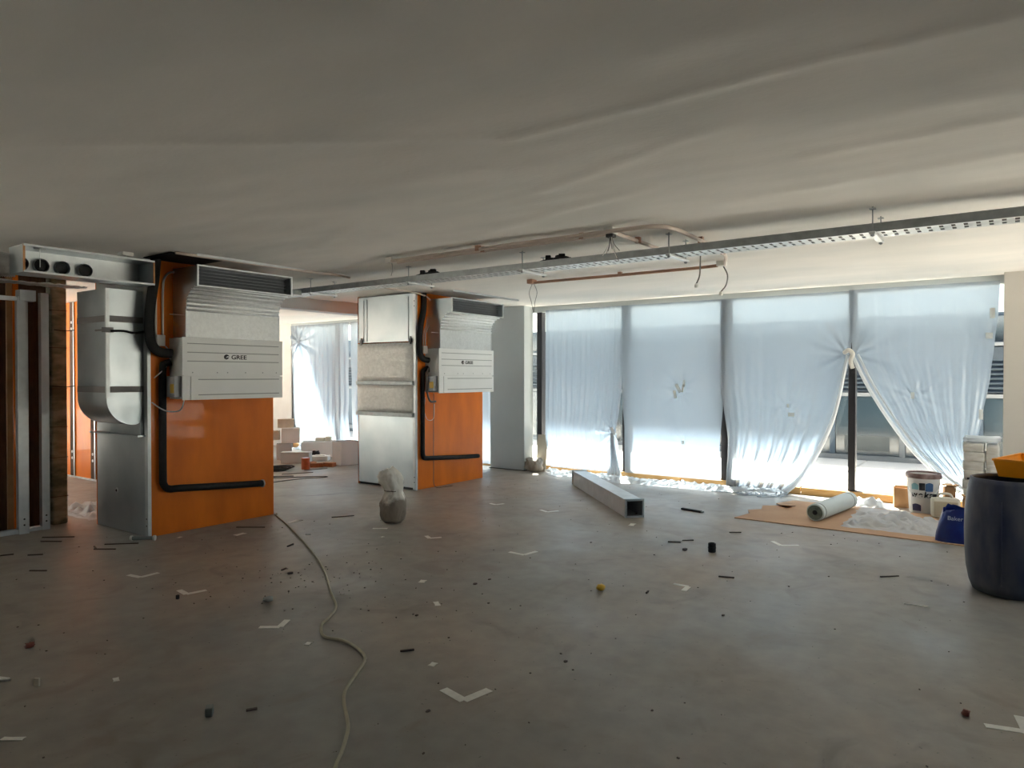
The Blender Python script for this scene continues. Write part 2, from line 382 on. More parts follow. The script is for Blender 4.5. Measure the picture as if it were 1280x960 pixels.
# ---- windows: one bay each, glass + frame members
def window(i, ya, yb, mull, label):          # mull: width of the mullion at the high-Y side
    r = root('window_%d' % i, (WX, (ya+yb)/2, 0)); r['kind'] = 'structure'; r['label'] = label
    MB().box(WX-.008, ya, .10, WX+.008, yb, 2.68).build('pane', 'window_glass', r)
    MB().box(10.0, yb-mull/2, .06, 10.12, yb+mull/2, 2.68).build('mullion', 'mullion', r, bevel=.003)
    MB().box(9.995, ya, 2.68, 10.12, yb, CEIL+.015).build('head_rail', 'grey_wall', r)
    MB().box(10.02, ya, .03, 10.12, yb, .10).build('bottom_rail', 'mullion', r)
    return r
bays = [(.10, 1.733, .085), (1.733, 3.395, .125), (3.395, 4.99, .085), (4.99, 6.60, .10), (6.60, 8.15, .10), (8.15, 9.95, .10), (9.95, 11.75, .10), (11.75, 13.30, .10)]
names = ['glass bay beside the beige pillar', 'glass bay left of the open film tent', 'glass bay with film taped at its middle', 'glass bay with film gathered to a knot', 'glass bay behind the grey pillar', 'glass bay behind the far clad column', 'glass bay behind the foam boxes', 'last glass bay next to the white wall']
for i, ((a, b, mw), nm) in enumerate(zip(bays, names)): window(i+1, a, b, mw, 'full height ' + nm)
# unseen bays added for daylight: side read off the light, rear and far assumed
def clear_bay(i, x0, y0, x1, y1, label):
    r = root('window_%d' % i, ((x0+x1)/2, (y0+y1)/2, 0)); r['kind'] = 'structure'; r['label'] = label
    if abs(x1-x0) > abs(y1-y0):
        MB().box(x0, y0-.008, .08, x1, y0+.008, 2.70).build('pane', 'window_glass', r)
        MB().box(x1-.05, y0-.06, .0, x1+.05, y0+.06, 2.80).build('mullion', 'mullion', r)
        MB().box(x0, y0-.06, 2.70, x1, y0+.06, 2.80).build('head_rail', 'mullion', r); MB().box(x0, y0-.06, 0, x1, y0+.06, .08).build('bottom_rail', 'mullion', r)
    else:
        MB().box(x0-.008, y0, .08, x0+.008, y1, 2.70).build('pane', 'window_glass', r)
        MB().box(x0-.06, y1-.05, .0, x0+.06, y1+.05, 2.80).build('mullion', 'mullion', r)
        MB().box(x0-.06, y0, 2.70, x0+.06, y1, 2.80).build('head_rail', 'mullion', r); MB().box(x0-.06, y0, 0, x0+.06, y1, .08).build('bottom_rail', 'mullion', r)
for k in range(4): clear_bay(9+k, 5.1+k*1.15, YB-.1, 5.1+(k+1)*1.15, YB-.1, 'clear glass bay of the side wall')
for k in range(4): clear_bay(13+k, XB-.1, 9.0+k*1.5, XB-.1, 9.0+(k+1)*1.5, 'added clear glass bay of the unseen rear wall')
for k in range(7): clear_bay(17+k, -3.35+k*1.75, YF+.1, -3.35+(k+1)*1.75, YF+.1, 'added clear glass bay of the far wall')
# pine boards along the foot of the glazing
edges = [.16, 2.35, 4.05, 5.35, 6.5, 8.2, 10.0, 11.8, 13.2]
for i, (a, b) in enumerate(zip(edges, edges[1:])):
    o = MB().box(9.955-.006*(i % 2), a+.006, .002, 10.0, b-.006, .098).build('trim_%d' % (i+2), 'pine', kind='structure', bevel=.004)
    o['label'] = 'pine board lying along the foot of the glazed wall'

# ---- outside: overhang, terrace, facing building
MB().box(10.2, -6, 2.80, 11.15, 12.9, 3.10).build('ceiling_overhang', 'white_paint', kind='structure')['label'] = 'roof overhang outside above the glazed wall'
ter = MB().box(-40, -30, -.40, 40, 40, -.17).build('floor_terrace', 'terrace', kind='structure')
ter['label'] = 'pale sunlit terrace outside the glazing'
pm = None
for i in range(4):
    for j in range(14):
        x, y = 10.24+i*1.19, -6+j*1.19
        if pm is None:
            pv = MB().box(x, y, -.17, x+1.17, y+1.17, -.03).build('paving_slab', 'terrace', ter, bevel=.004); pm = (pv, x, y)
        else:
            c = pm[0].copy(); COL.objects.link(c); c.parent = ter; c.location = (x-pm[1], y-pm[2], 0)
bd = root('facing_building', (15.2, 4, -.06))
tag(bd, 'blue grey glass fronted building across the sunlit terrace', 'building')
MB().box(15.35, -12, -.17, 20, 26, 2.75).build('wall', 'facade_blue', bd)
MB().box(15.26, -12, 1.20, 15.35, 26, 1.27).build('transom', 'facade_white', bd)
MB().box(15.28, -12, 1.90, 15.35, 26, 2.12).build('band', 'facade_dark', bd)
MB().box(15.10, -12, 2.14, 15.35, 26, 2.20).build('balcony_slab', 'facade_white', bd)
MB().box(15.20, -12, -.06, 15.35, 26, .04).build('threshold', 'facade_white', bd)
slat0 = None
for k in range(7):
    z = 1.30+k*.085
    MB().prism_x([(0, 0), (.07, .05), (.07, .06), (0, .01)], 0, 1) if False else None
    MB().add([(15.27,-12,z),(15.35,-12,z+.05),(15.35,-12,z+.062),(15.27,-12,z+.012),(15.27,26,z),(15.35,26,z+.05),(15.35,26,z+.062),(15.27,26,z+.012)],
             [(0,1,2,3),(7,6,5,4),(0,4,5,1),(1,5,6,2),(2,6,7,3),(3,7,4,0)]).build('louvre', 'facade_dark', bd)
for j in range(20):
    y = -9.4+j*1.24
    p = MB().box(15.31, y+.06, .06, 15.33, y+1.18, 1.18).build('door_pane', 'facade_glass', bd)
    MB().box(15.295, y+.22, .12, 15.312, y+1.02, .42).build('door_panel', 'facade_panel', p)
    MB().box(15.27, y-.05, .04, 15.35, y+.05, 1.2).build('door_post', 'facade_blue' if j % 3 else 'facade_white', bd)
    p = MB().box(15.30, y+.08, 2.26, 15.34, y+1.16, 2.68).build('upper_pane', 'facade_glass', bd)
MB().box(15.27, -1.35, .62, 15.30, -.55, 1.1).build('blue_reflection', 'facade_reflection', bd)  # blue reflection in the glass, painted as a flat coloured panel
# ---- grey pillar between the glazing bays
pl = root('grey_pillar', (9.9, 7.05, 0)); tag(pl, 'smooth grey painted pillar standing in front of the glazing', 'pillar')
MB().box(9.72, 6.72, 0, 9.985, 7.44, CEIL+.015).build('shaft', 'grey_wall', pl, bevel=.006)
MB().box(9.71, 6.71, .001, 9.9, 7.46, .012).build('dark_footing', 'black_bit', pl)

# ================================================================== CLAD SERVICE COLUMNS
def holes(parent, x, y, zs, axis):           # punched holes in a steel corner stud
    for z in zs:
        if axis == 'x': MB().tube([(x-.0015, y, z), (x+.002, y, z)], .0085, 10).build('punched_hole', 'black_bit', parent)
        else: MB().tube([(x, y-.0015, z), (x, y+.002, z)], .0085, 10).build('punched_hole', 'black_bit', parent)
def corner_stud(r, x, y, z1, flip=False):
    s = MB().box(x-.004, y-.002, 0, x+.002, y+.055, z1).box(x-.004, y-.004, 0, x+.03, y+.002, z1).build('corner_stud', 'steel_edge', r)
    holes(s, x-.004, y+.026, [.11, .18, z1-.12, z1-.19], 'x'); return s

# ---- near column
X1, X2, Y1, Y2 = 3.54, 4.985, 6.97, 8.06
c1 = root('service_column', ((X1+X2)/2, (Y1+Y2)/2, 0))
tag(c1, 'orange plywood service column with a wrapped steel duct on its side', 'column')
MB().box(X1+.012, Y1, 0, X2, Y1+.018, CEIL-.01).build('plywood_front', 'plywood', c1, bevel=.002)
MB().box(X2-.018, Y1+.018, 0, X2, Y2, CEIL-.01).build('steel_flank', 'steel', c1)
MB().box(X1, Y2-.018, 0, X2-.018, Y2, CEIL-.01).build('plywood_rear', 'plywood', c1)
lp = MB().box(X1, Y1+.03, .004, X1+.012, Y2-.02, 1.0).build('lower_steel_panel', 'steel', c1)
MB().lathe([(.0, 0), (.03, 0), (.022, .006)], (0, 0, 0), 16).build('hole_collar', 'steel_edge', lp)  # repositioned below
MB().tube([(X1-.012, 7.60, .41), (X1-.0095, 7.60, .41)], .014, 12).build('drilled_hole', 'black_bit', lp)
hc = [c for c in lp.children if c.name.startswith('hole_collar')][0]; hc.location = (X1-.004-ORG[c1.name].x, 7.60-ORG[c1.name].y, .41); hc.data.transform(Matrix.Translation(ORG[c1.name])); hc.rotation_euler = (0, R(-90), 0)
MB().box(X1, Y1+.03, 1.004, X1+.010, Y2-.02, CEIL-.01).build('upper_steel_panel', 'steel', c1)
corner_stud(c1, X1, Y1, CEIL-.01)

# ---- far column
P1, P2, Q1, Q2 = 7.19, 8.70, 6.81, 7.99
c2 = root('service_column', ((P1+P2)/2, (Q1+Q2)/2, 0))
tag(c2, 'orange plywood service column with foil insulated steel panels on its side', 'column')
MB().box(P1+.012, Q1, 0, P2, Q1+.018, CEIL-.01).build('plywood_front', 'plywood', c2, bevel=.002)
MB().box(P2-.018, Q1+.018, 0, P2, Q2, CEIL-.01).build('steel_flank', 'steel', c2)
MB().box(P1, Q2-.018, 0, P2-.018, Q2, CEIL-.01).build('plywood_rear', 'plywood', c2)
MB().box(P1, Q1+.03, .03, P1+.012, Q2, 1.03).build('lower_steel_panel', 'steel', c2)
MB().box(P1+.02, Q1+.03, .0, P1+.03, Q2, .03).build('plinth', 'black_bit', c2)
up = MB().box(P1, Q1+.03, 2.09, P1+.012, Q2, CEIL-.02).build('upper_steel_panel', 'steel', c2)
for y in (Q1+.14, Q2-.13, Q2-.20): MB().tube([(P1, y, 2.11), (P1, y, CEIL-.06)], .008, 8).build('pressed_bead', 'steel', up, smooth=True)
for y in (Q1+.09, Q2-.09): MB().box(P1-.03, y-.022, 2.075, P1, y+.022, 2.13).box(P1-.022, y-.01, 2.05, P1-.008, y+.01, 2.16).build('clamp', 'tape_grey', c2)
def pillow(r, za, zb, nm):
    fn = lambda u, v: (P1-.006-.030*min(1, 8*min(u, 1-u, v*1.0, 1-v))**.6-.004*nz3(u*9, v*9), Q1+.045+u*(Q2-Q1-.04), za+v*(zb-za))
    MB().grid(fn, 24, 16).build(nm, 'foil_panel', r, smooth=True)
pillow(c2, 1.525, 2.075, 'foil_insulation_panel'); pillow(c2, 1.075, 1.475, 'foil_insulation_panel')
for z in (1.50, 1.05): MB().box(P1-.035, Q1+.035, z-.028, P1, Q2+.012, z+.028).build('steel_batten', 'steel_tray', c2, bevel=.004)
corner_stud(c2, P1, Q1, CEIL-.01)

# ---- third column, further back on the left: orange boards between punched studs
c3 = root('service_column', (5.6, 12.0, 0)); tag(c3, 'orange boarded service column standing behind the stud frame', 'column')
for k, (ya, yb) in enumerate([(11.05, 11.40), (11.55, 12.10), (12.25, 12.8), (12.95, 13.5)]):
    MB().box(5.0, ya, 0, 5.018, yb, CEIL-.01).build('plywood_board', 'plywood', c3)
    s = MB().box(4.99, yb, 0, 5.03, yb+.15, CEIL-.01).build('punched_stud', 'raw_board', c3)
    MB().box(4.982, yb-.012, 0, 4.99, yb+.02, CEIL-.01).build('stud_lip', 'steel_edge', s)
    for z in (.30, .40, 2.35, 2.45): MB().tube([(4.986, yb+.085, z), (4.992, yb+.085, z)], .022, 10).build('punched_hole', 'plastic_white', s)
MB().box(5.03, 11.05, 0, 6.2, 13.6, CEIL-.01).build('plywood_core', 'plywood', c3)
MB().box(4.97, 10.95, 0, 5.0, 13.65, .02).build('floor_channel', 'steel_edge', c3)

# ================================================================== DUCTED AIR UNITS
def air_unit(x0, x1, yface, yw, label, sx):   # panel from x0 to x1, front at yface, plywood at yw
    r = root('air_conditioning_unit', ((x0+x1)/2, yw, 1.36)); tag(r, label, 'air conditioner', 'ducted units on the columns')
    zb, zt = 1.36, 1.987
    MB().box(x0+.02, yface+.012, zb+.01, x1-.02, yw, zt-.004).build('casing', 'unit_white', r)
    up_ = MB().box(x0, yface, zb+.245, x1, yface+.012, zt).build('front_panel', 'unit_white', r, bevel=.002)
    w_ = x1-x0
    for z in (zt-.062, zt-.150, zt-.238): MB().box(x0+.05, yface-.003, z-.004, x1-.05, yface, z+.004).build('pressed_groove', 'unit_line', up_)
    for k, xx in enumerate((.09, .32, .42, .60, .78, .93)): MB().tube([(x0+w_*xx, yface-.003, zb+.275), (x0+w_*xx, yface+.002, zb+.275)], .006, 8).build('screw', 'unit_line', up_)
    lo = MB().box(x0+w_*.075, yface-.004, zb, x1-.004, yface+.012, zb+.235).build('access_panel', 'unit_white', r, bevel=.002)
    for z in (zb+.205, zb+.05): MB().box(x0+w_*.14, yface-.007, z-.0045, x1-.05, yface-.004, z+.0045).build('pressed_groove', 'unit_line', lo)
    MB().box(x0, yface-.002, zb, x0+w_*.071, yface+.012, zb+.24).build('end_panel', 'unit_white', r, bevel=.002)
    eb = MB().box(x0-.055, yface+.05, zb+.03, x0+.02, yface+.20, zb+.24).build('electrical_box', 'slat', r, bevel=.003)
    MB().box(x0-.057, yface+.06, zb+.07, x0-.055, yface+.13, zb+.16).build('yellow_sticker', 'yellow_bit', eb)
    # maker's emblem and name
    lx, lz = x0+w_*.41, zt-.205
    m = MB(); n = 20; O = []; I = []
    for k in range(n+1):
        a = R(15)+R(255)*k/n; O.append((lx+.030*math.cos(a), lz+.016+.026*math.sin(a)))
        rr = .030*(1-.80*math.sin(math.pi*k/n)**.8); I.append((lx+.004+rr*math.cos(a), lz+.012+rr*.87*math.sin(a)))
    P = O+I[::-1]; y_ = yface-.0025; k2 = len(P)
    m.add([(x, y_, z) for x, z in P]+[(x, y_+.002, z) for x, z in P], [tuple(range(k2))]+[(i, (i+1) % k2, k2+(i+1) % k2, k2+i) for i in range(k2)])
    Wd = [(lx-.002, lz+.010), (lx+.028, lz+.014), (lx+.020, lz+.0), (lx-.002, lz-.011), (lx-.004, lz-.004)]; k2 = len(Wd)
    m.add([(x, y_, z) for x, z in Wd]+[(x, y_+.002, z) for x, z in Wd], [tuple(range(k2))]+[(i, (i+1) % k2, k2+(i+1) % k2, k2+i) for i in range(k2)])
    m.build('emblem', 'ink_black', up_)
    O0 = ORG[r.name]
    text_part('GREE', .062, 'ink_black', up_, Matrix.Translation(Vector((lx+.145, yface-.0015, lz-.006))-O0) @ Matrix.Diagonal((1.25, 1, 1, 1)).to_4x4() @ Matrix.Rotation(R(90), 4, 'X'), bold=.001)
    # discharge plenum bending forward to a slot under the ceiling
    a0, a1 = x0+.065, x1-.03
    yf, yn = yface+.03, yface-.185
    face = [(yf, zt), (yf, zt+.30), (yf-.008, zt+.36), (yf-.035, zt+.415), (yf-.085, zt+.465), (yf-.145, zt+.49), (yn, zt+.50)]
    prof = face + [(yn, zt+.507), (yw-.12, zt+.53), (yw-.12, zt+.675), (yn, zt+.690), (yn, zt+.70), (yw, zt+.70), (yw, zt)]
    pn = MB().prism_x(prof, a0, a1).build('discharge_plenum', 'plenum', r)
    side = face + [(yn, zt+.70), (yw, zt+.70), (yw, zt)]
    for xa, xb in ((a0-.004, a0), (a1, a1+.004)): MB().prism_x(side, xa, xb).build('plenum_cheek', 'steel', pn)
    ribs = [(yf-.001, zt+.275), (yf-.002, zt+.318), (yf-.010, zt+.358), (yf-.027, zt+.397), (yf-.058, zt+.437), (yf-.10, zt+.472), (yf-.155, zt+.492)]
    for y, z in ribs: MB().tube([(a0-.006, y, z), (a1+.006, y, z)], .012, 8).build('rib', 'plenum', pn, smooth=True)
    for x in (a0-.012, a1+.004): MB().box(x, yf-.004, zt, x+.008, yf+.02, zt+.28).build('flange', 'steel_edge', pn)
    MB().box(a0-.02, yn-.012, zt+.493, a1+.02, yn+.004, zt+.507).box(a0-.02, yn-.012, zt+.69, a1+.02, yn+.004, zt+.704).box(a0-.02, yn-.012, zt+.507, a0-.004, yn+.004, zt+.69).box(a1+.004, yn-.012, zt+.507, a1+.02, yn+.004, zt+.69).build('slot_frame', 'steel_edge', pn)
    MB().box(a0, yw-.125, zt+.53, a1, yw-.119, zt+.675).build('slot_backing', 'dark_inside', pn)
    for k in range(5):
        z = zt+.535+k*.032
        MB().obox(((a0+a1)/2, yn+.10, z), (a1-a0-.01, .07, .004), rx=R(-22)).build('louvre', 'slat', pn)
    MB().tube([(a0-.16, yf+.03, zt+.22), (a0, yf+.03, zt+.22)], .004, 6).build('tie_rod', 'steel_edge', pn)
    return r
air_unit(3.742, 4.906, 6.69, Y1, 'white ducted air unit on the plywood column beside the wrapped duct', 1)
air_unit(7.363, 8.618, 6.53, Q1, 'white ducted air unit on the column beside the grey pillar', 1)

# ---- wrapped rectangular duct turning into the near column
dr = root('wrapped_duct', (3.36, 7.35, 1.0)); tag(dr, 'rectangular galvanised duct with rounded elbow on the near plywood column', 'duct')
xs, ye0, ye1 = 3.19, 7.05, 7.66
prof = [(X1-.002, 2.44), (xs, 2.44), (xs, 1.38)]
for k in range(1, 11):
    a = R(90)*k/10; prof.append((xs+.26*(1-math.cos(a)), 1.38-.26*math.sin(a)))
prof += [(X1-.07, 1.122), (X1-.03, 1.14), (X1-.010, 1.175), (X1-.002, 1.23)]
n = len(prof)
MB().add([(x, ye0, z) for x, z in prof]+[(x, ye1, z) for x, z in prof], [tuple(range(n))[::-1], tuple(range(n, 2*n))]+[(i, (i+1) % n, n+(i+1) % n, n+i) for i in range(n)]).build('elbow_body', 'steel', dr, smooth=2)
# collar tapering into the lower panel
MB().box(3.46, 7.01, .998, X1-.002, 8.03, 1.012).box(3.505, 7.05, 1.012, X1-.002, 7.66, 1.16).build('collar', 'steel', dr)
for z in (2.15, 1.47): MB().box(xs-.003, ye0-.003, z-.03, X1-.002, ye1+.003, z+.03).build('tape_band', 'tape_grey', dr)
MB().box(xs-.004, ye0-.004, 1.39, xs+.03, ye0+.02, 2.44).build('seam_angle', 'steel_edge', dr)
MB().obox((xs-.012, ye0+.10, 2.04), (.02, .16, .016)).obox((xs+.01, ye0-.008, 2.04), (.10, .02, .05)).build('clip', 'tape_grey', dr)
MB().tube(curve([(3.22, 7.02, 2.03), (3.33, 7.0, 2.035), (3.42, 6.985, 2.02), (3.53, 6.96, 2.04)]), .012, 6).build('strap', 'black_foam', dr)
MB().tube(curve([(3.17, 7.67, 1.50), (3.10, 7.72, 1.49), (3.0, 7.76, 1.50)]), .005, 6).build('loose_wire', 'black_foam', dr)
MB().tube(curve([(3.17, 7.67, 2.06), (3.10, 7.72, 2.05), (3.02, 7.76, 2.06)]), .005, 6).build('loose_wire', 'black_foam', dr)

# ---- slot header box with round spigots, hung from the ceiling
hb = root('slot_diffuser_box', (2.95, 6.9, 2.47)); tag(hb, 'open galvanised slot box with round spigots hanging under the ceiling', 'duct')
hx0, hx1, hy0, hy1, hz0, hz1 = 2.40, 3.50, 6.75, 7.05, 2.475, 2.705
MB().box(hx0, hy0, hz0, hx1, hy1, hz0+.008).build('bottom_plate', 'steel', hb)
MB().box(hx0, hy0, hz1-.008, hx1, hy1, hz1).build('top_plate', 'steel', hb)
MB().box(hx0, hy1-.008, hz0+.008, hx1, hy1, hz1-.008).build('back_plate', 'steel_edge', hb)
for x, mm in ((hx0, 'steel'), (hx1-.008, 'steel')): MB().box(x, hy0, hz0+.008, x+.008, hy1-.008, hz1-.008).build('end_plate', mm, hb)
for x in (hx0-.003, hx1-.013): MB().box(x, hy0-.006, hz0, x+.016, hy0, hz1).build('reflection_strip', 'orange_reflection', hb)  # orange reflection on the box ends, put in as coloured strips
for z in (hz0-.004, hz1-.014): MB().box(hx0, hy0-.012, z, hx1, hy0, z+.018).build('front_flange', 'steel_edge', hb, bevel=.002)
for x in (2.47, 2.63, 2.80, 2.99):
    s = MB().tube([(x, hy1-.05, 2.575), (x, hy1-.008, 2.575)], .062, 24, cap=False).tube([(x, hy1-.05, 2.575), (x, hy1-.008, 2.575)], .058, 24, cap=False).build('spigot', 'steel_edge', hb, smooth=True)
    MB().tube([(x, hy1-.014, 2.575), (x, hy1-.009, 2.575)], .058, 24).build('spigot_opening', 'dark_inside', s)
MB().tube([(2.55, 6.82, hz0+.06), (2.55, 6.82, hz1)], .004, 6).lathe([(.045, 0), (.045, .004)], (2.55, 6.82, hz1-.016), 16, True).build('threaded_rod', 'steel_edge', hb)
MB().tube([(3.28, 6.85, hz1), (3.28, 6.85, CEIL)], .005, 6).box(3.23, 6.80, CEIL-.045, 3.33, 6.90, CEIL-.012).build('hanger', 'plastic_white', hb)

# ---- flexible foil duct behind the box
fx = MB(); path = curve([(1.35, 7.55, 2.50), (1.9, 7.35, 2.53), (2.25, 7.22, 2.56), (2.47, 7.14, 2.575)], 26)
fx.tube(path, [.10+.008*(k % 2) for k in range(len(path))], 18)
tag(fx.build('flexible_duct', 'foil', smooth=True), 'crinkled silver flexible duct behind the open slot box', 'duct')
ft = MB().grid(lambda u, v: (1.9+u*1.15, 7.10+v*.22+.012*nz3(u*20, v*4), 2.425+.018*nz3(u*16, v*5)+.01*u), 60, 8).build('foil_strip', 'foil', smooth=True)
tag(ft, 'crumpled strip of silver foil hanging under the slot box', 'foil')
so_ = ft.modifiers.new('solid', 'SOLIDIFY'); so_.thickness = .004

# ================================================================== STUD FRAME ON THE LEFT
sf = root('stud_frame', (2.8, 8.25, 0)); tag(sf, 'galvanised stud partition frame with brown boards beside a mouldy post', 'frame')
def stud(x, y, z0, z1, wx=.06, d=.075):
    s = MB().box(x-wx/2, y, z0, x+wx/2, y+.003, z1).box(x-wx/2, y, z0, x-wx/2+.003, y+d, z1).box(x+wx/2-.003, y, z0, x+wx/2, y+d, z1).build('stud', 'steel_edge', sf)
    MB().tube([(x-wx/2-.002, y-.001, z0+.01), (x-wx/2-.002, y-.001, z1-.01)], .004, 6).build('stud_lip', 'steel_edge', s)
    for z in (.09, .15): MB().tube([(x, y-.002, z), (x, y+.002, z)], .009, 10).build('punched_hole', 'black_bit', s)
    return s
stud(2.89, 8.15, 0, 2.40, .09); stud(3.108, 8.20, 0, 2.46, .07); stud(2.36, 8.15, 0, 2.40); stud(1.8, 8.15, 0, 2.40)
MB().box(2.94, 8.20, .005, 3.07, 8.26, .035).build('floor_channel', 'steel_edge', sf)
MB().box(1.75, 8.17, .005, 2.88, 8.24, .05).build('floor_channel', 'steel_edge', sf)
MB().box(1.75, 8.17, 2.36, 2.88, 8.24, 2.40).build('top_channel', 'steel_edge', sf)
MB().box(2.86, 8.13, 2.36, 3.0, 8.25, 2.47).build('top_bracket', 'steel_edge', sf)
MB().box(2.897, 8.42, 0, 2.946, 8.47, 2.7).build('plywood_strip', 'plywood', sf)
for k, x in enumerate((1.76, 2.03, 2.30, 2.57)): MB().box(x, 8.43, .01, x+.265, 8.46, 2.72).build('brown_board', 'raw_board', sf, bevel=.003)
MB().box(2.842, 8.425, .01, 2.893, 8.46, 2.72).build('pale_board', 'cardboard_box', sf, bevel=.003)
MB().box(2.95, 8.44, .01, 3.21, 8.47, 2.72).build('brown_board', 'raw_board', sf)
tp = MB().box(3.222, 8.36, 0, 3.382, 8.60, 2.74).build('timber_post', 'mouldy_timber', bevel=.02)
tag(tp, 'mouldy greenish timber post beside the galvanised stud frame', 'post')
for z in (.3, .72, 1.05, 1.46, 1.9, 2.3): MB().box(3.2205, 8.359, z, 3.3835, 8.601, z+.006).build('saw_line', 'raw_board', tp)

# ================================================================== PIPES, CONDUITS, CABLES ON THE COLUMNS
def pipe(name, pts, r, m, label, cat, group=None, sub=8, n=10):
    return tag(MB().tube(curve(pts, sub), r, n).build(name, m, smooth=True), label, cat, group)
pipe('insulated_pipe', [(3.60, 6.912, 2.77), (3.585, 6.92, 2.55), (3.545, 6.915, 2.30), (3.53, 6.91, 2.08), (3.55, 6.91, 1.92), (3.62, 6.90, 1.84), (3.735, 6.88, 1.825)], .048, 'black_foam', 'black foam insulated pipe curving into the unit beside the wrapped duct', 'pipe')
pipe('insulated_pipe', [(3.74, 6.90, 1.74), (3.69, 6.92, 1.72), (3.668, 6.925, 1.66), (3.665, 6.925, 1.2), (3.665, 6.925, .62), (3.675, 6.925, .51), (3.73, 6.925, .462), (3.85, 6.925, .455), (4.3, 6.925, .42), (4.80, 6.925, .385)], .036, 'black_foam', 'black L shaped drain pipe on the orange plywood beside the wrapped duct', 'pipe')
tag(MB().tube([(4.80, 6.925, .385), (4.812, 6.925, .384)], .044, 16).build('pipe_collar', 'plastic_white', bpy.data.objects['insulated_pipe.001']), 'white pipe end collar', None)
pipe('insulated_pipe', [(7.30, 6.76, 2.765), (7.30, 6.76, 2.55), (7.235, 6.76, 2.3), (7.20, 6.755, 2.08), (7.21, 6.75, 1.92), (7.27, 6.74, 1.84), (7.355, 6.72, 1.82)], .042, 'black_foam', 'black foam insulated pipe curving into the unit beside the grey pillar', 'pipe')
pipe('insulated_pipe', [(7.37, 6.74, 1.72), (7.31, 6.765, 1.68), (7.285, 6.768, 1.6), (7.283, 6.768, 1.0), (7.283, 6.768, .56), (7.295, 6.768, .475), (7.34, 6.768, .44), (7.6, 6.768, .42), (8.1, 6.768, .385), (8.54, 6.768, .36)], .032, 'black_foam', 'black L shaped drain pipe on the column beside the grey pillar', 'pipe')
pipe('black_hose', [(7.36, 6.72, 1.66), (7.33, 6.70, 1.70), (7.29, 6.70, 1.60), (7.30, 6.70, 1.40), (7.36, 6.70, 1.25), (7.44, 6.66, 1.24)], .014, 'cable_grey', 'thin looped hose beside the unit near the grey pillar', 'hose')
def jbox(x, y, z, label):
    b = MB().box(x-.045, y-.04, z-.055, x+.045, y, z+.055).build('junction_box', 'plastic_white', bevel=.005); tag(b, label, 'junction box')
    MB().box(x-.04, y-.046, z-.05, x+.04, y-.04, z+.05).build('lid', 'plastic_white', b, bevel=.002)
    return b
jbox(3.655, 6.968, 1.955, 'white junction box on the plywood column beside the wrapped duct')
jbox(7.34, 6.808, 1.97, 'white junction box on the plywood column beside the grey pillar')
pipe('conduit', [(3.56, 6.95, 2.60), (3.60, 6.95, 2.54), (3.615, 6.95, 2.46), (3.615, 6.95, 2.2), (3.615, 6.95, 2.01)], .011, 'plastic_white', 'short white conduit dropping from the slot box to the junction box', 'conduit')
pipe('conduit', [(3.92, 6.95, 2.66), (3.78, 6.95, 2.65), (3.715, 6.95, 2.60), (3.69, 6.95, 2.50), (3.685, 6.95, 2.2), (3.685, 6.95, 2.01)], .011, 'plastic_white', 'white conduit hooking over from the plenum to the junction box', 'conduit')
pipe('conduit', [(6.5, 6.72, 2.755), (7.0, 6.73, 2.75), (7.30, 6.73, 2.72), (7.43, 6.76, 2.66), (7.44, 6.78, 2.5), (7.44, 6.785, 2.35), (7.365, 6.785, 2.2), (7.36, 6.785, 2.03)], .011, 'conduit', 'pinkish conduit bending down the column beside the grey pillar', 'conduit')
pipe('conduit', [(7.395, 6.785, 2.44), (7.385, 6.785, 2.33), (7.325, 6.785, 2.2), (7.318, 6.785, 2.03)], .010, 'conduit', 'short pinkish conduit above the junction box near the grey pillar', 'conduit')
pipe('conduit', [(3.52, 6.40, 2.755), (4.2, 6.40, 2.755), (5.0, 6.38, 2.755), (5.35, 6.30, 2.75), (5.45, 6.18, 2.72)], .014, 'conduit', 'pinkish conduit under the ceiling above the unit beside the wrapped duct', 'conduit')
pipe('thin_cable', [(3.70, 6.93, 1.90), (3.74, 6.90, 1.83), (3.72, 6.90, 1.74), (3.66, 6.90, 1.66), (3.58, 6.92, 1.58)], .006, 'plastic_white', 'thin pale cable running from the junction box past the drain pipe', 'cable')
pipe('thin_cable', [(3.56, 6.93, 1.34), (3.62, 6.88, 1.28), (3.70, 6.86, 1.245), (3.78, 6.80, 1.26), (3.80, 6.76, 1.365)], .006, 'plastic_white', 'thin pale cable looping under the unit beside the wrapped duct', 'cable')
pipe('thin_cable', [(7.53, 6.78, 1.36), (7.53, 6.785, 1.0), (7.53, 6.785, .3), (7.50, 6.74, .03), (7.62, 6.66, .008), (7.78, 6.64, .008)], .004, 'cable_grey', 'thin dark cable hanging from the unit near the grey pillar to the floor', 'cable')
pipe('thin_cable', [(7.34, 6.77, 1.30), (7.30, 6.75, 1.1), (7.36, 6.74, .98), (7.48, 6.74, 1.0), (7.52, 6.76, 1.2)], .004, 'plastic_white', 'thin pale cable looping under the unit near the grey pillar', 'cable')

# ceiling trim strips above the units
for k, (x0, x1, y, lab) in enumerate(((3.72, 4.98, 6.38, 'galvanised angle strip under the ceiling above the unit beside the wrapped duct'), (7.30, 8.85, 6.22, 'galvanised angle strip under the ceiling above the unit near the grey pillar'))):
    o = MB().box(x0, y, CEIL-.028, x1, y+.003, CEIL-.004).box(x0, y, CEIL-.028, x1, y+.05, CEIL-.025).build('angle_strip', 'steel_edge'); tag(o, lab, 'metal strip')
dk = MB().box(3.50, 6.45, CEIL-.026, 4.05, 6.96, CEIL-.014).build('dark_patch', 'black_bit'); tag(dk, 'thin dark patch against the ceiling above the white junction box', 'board')  # flat black patch under the ceiling, standing for a dark tone

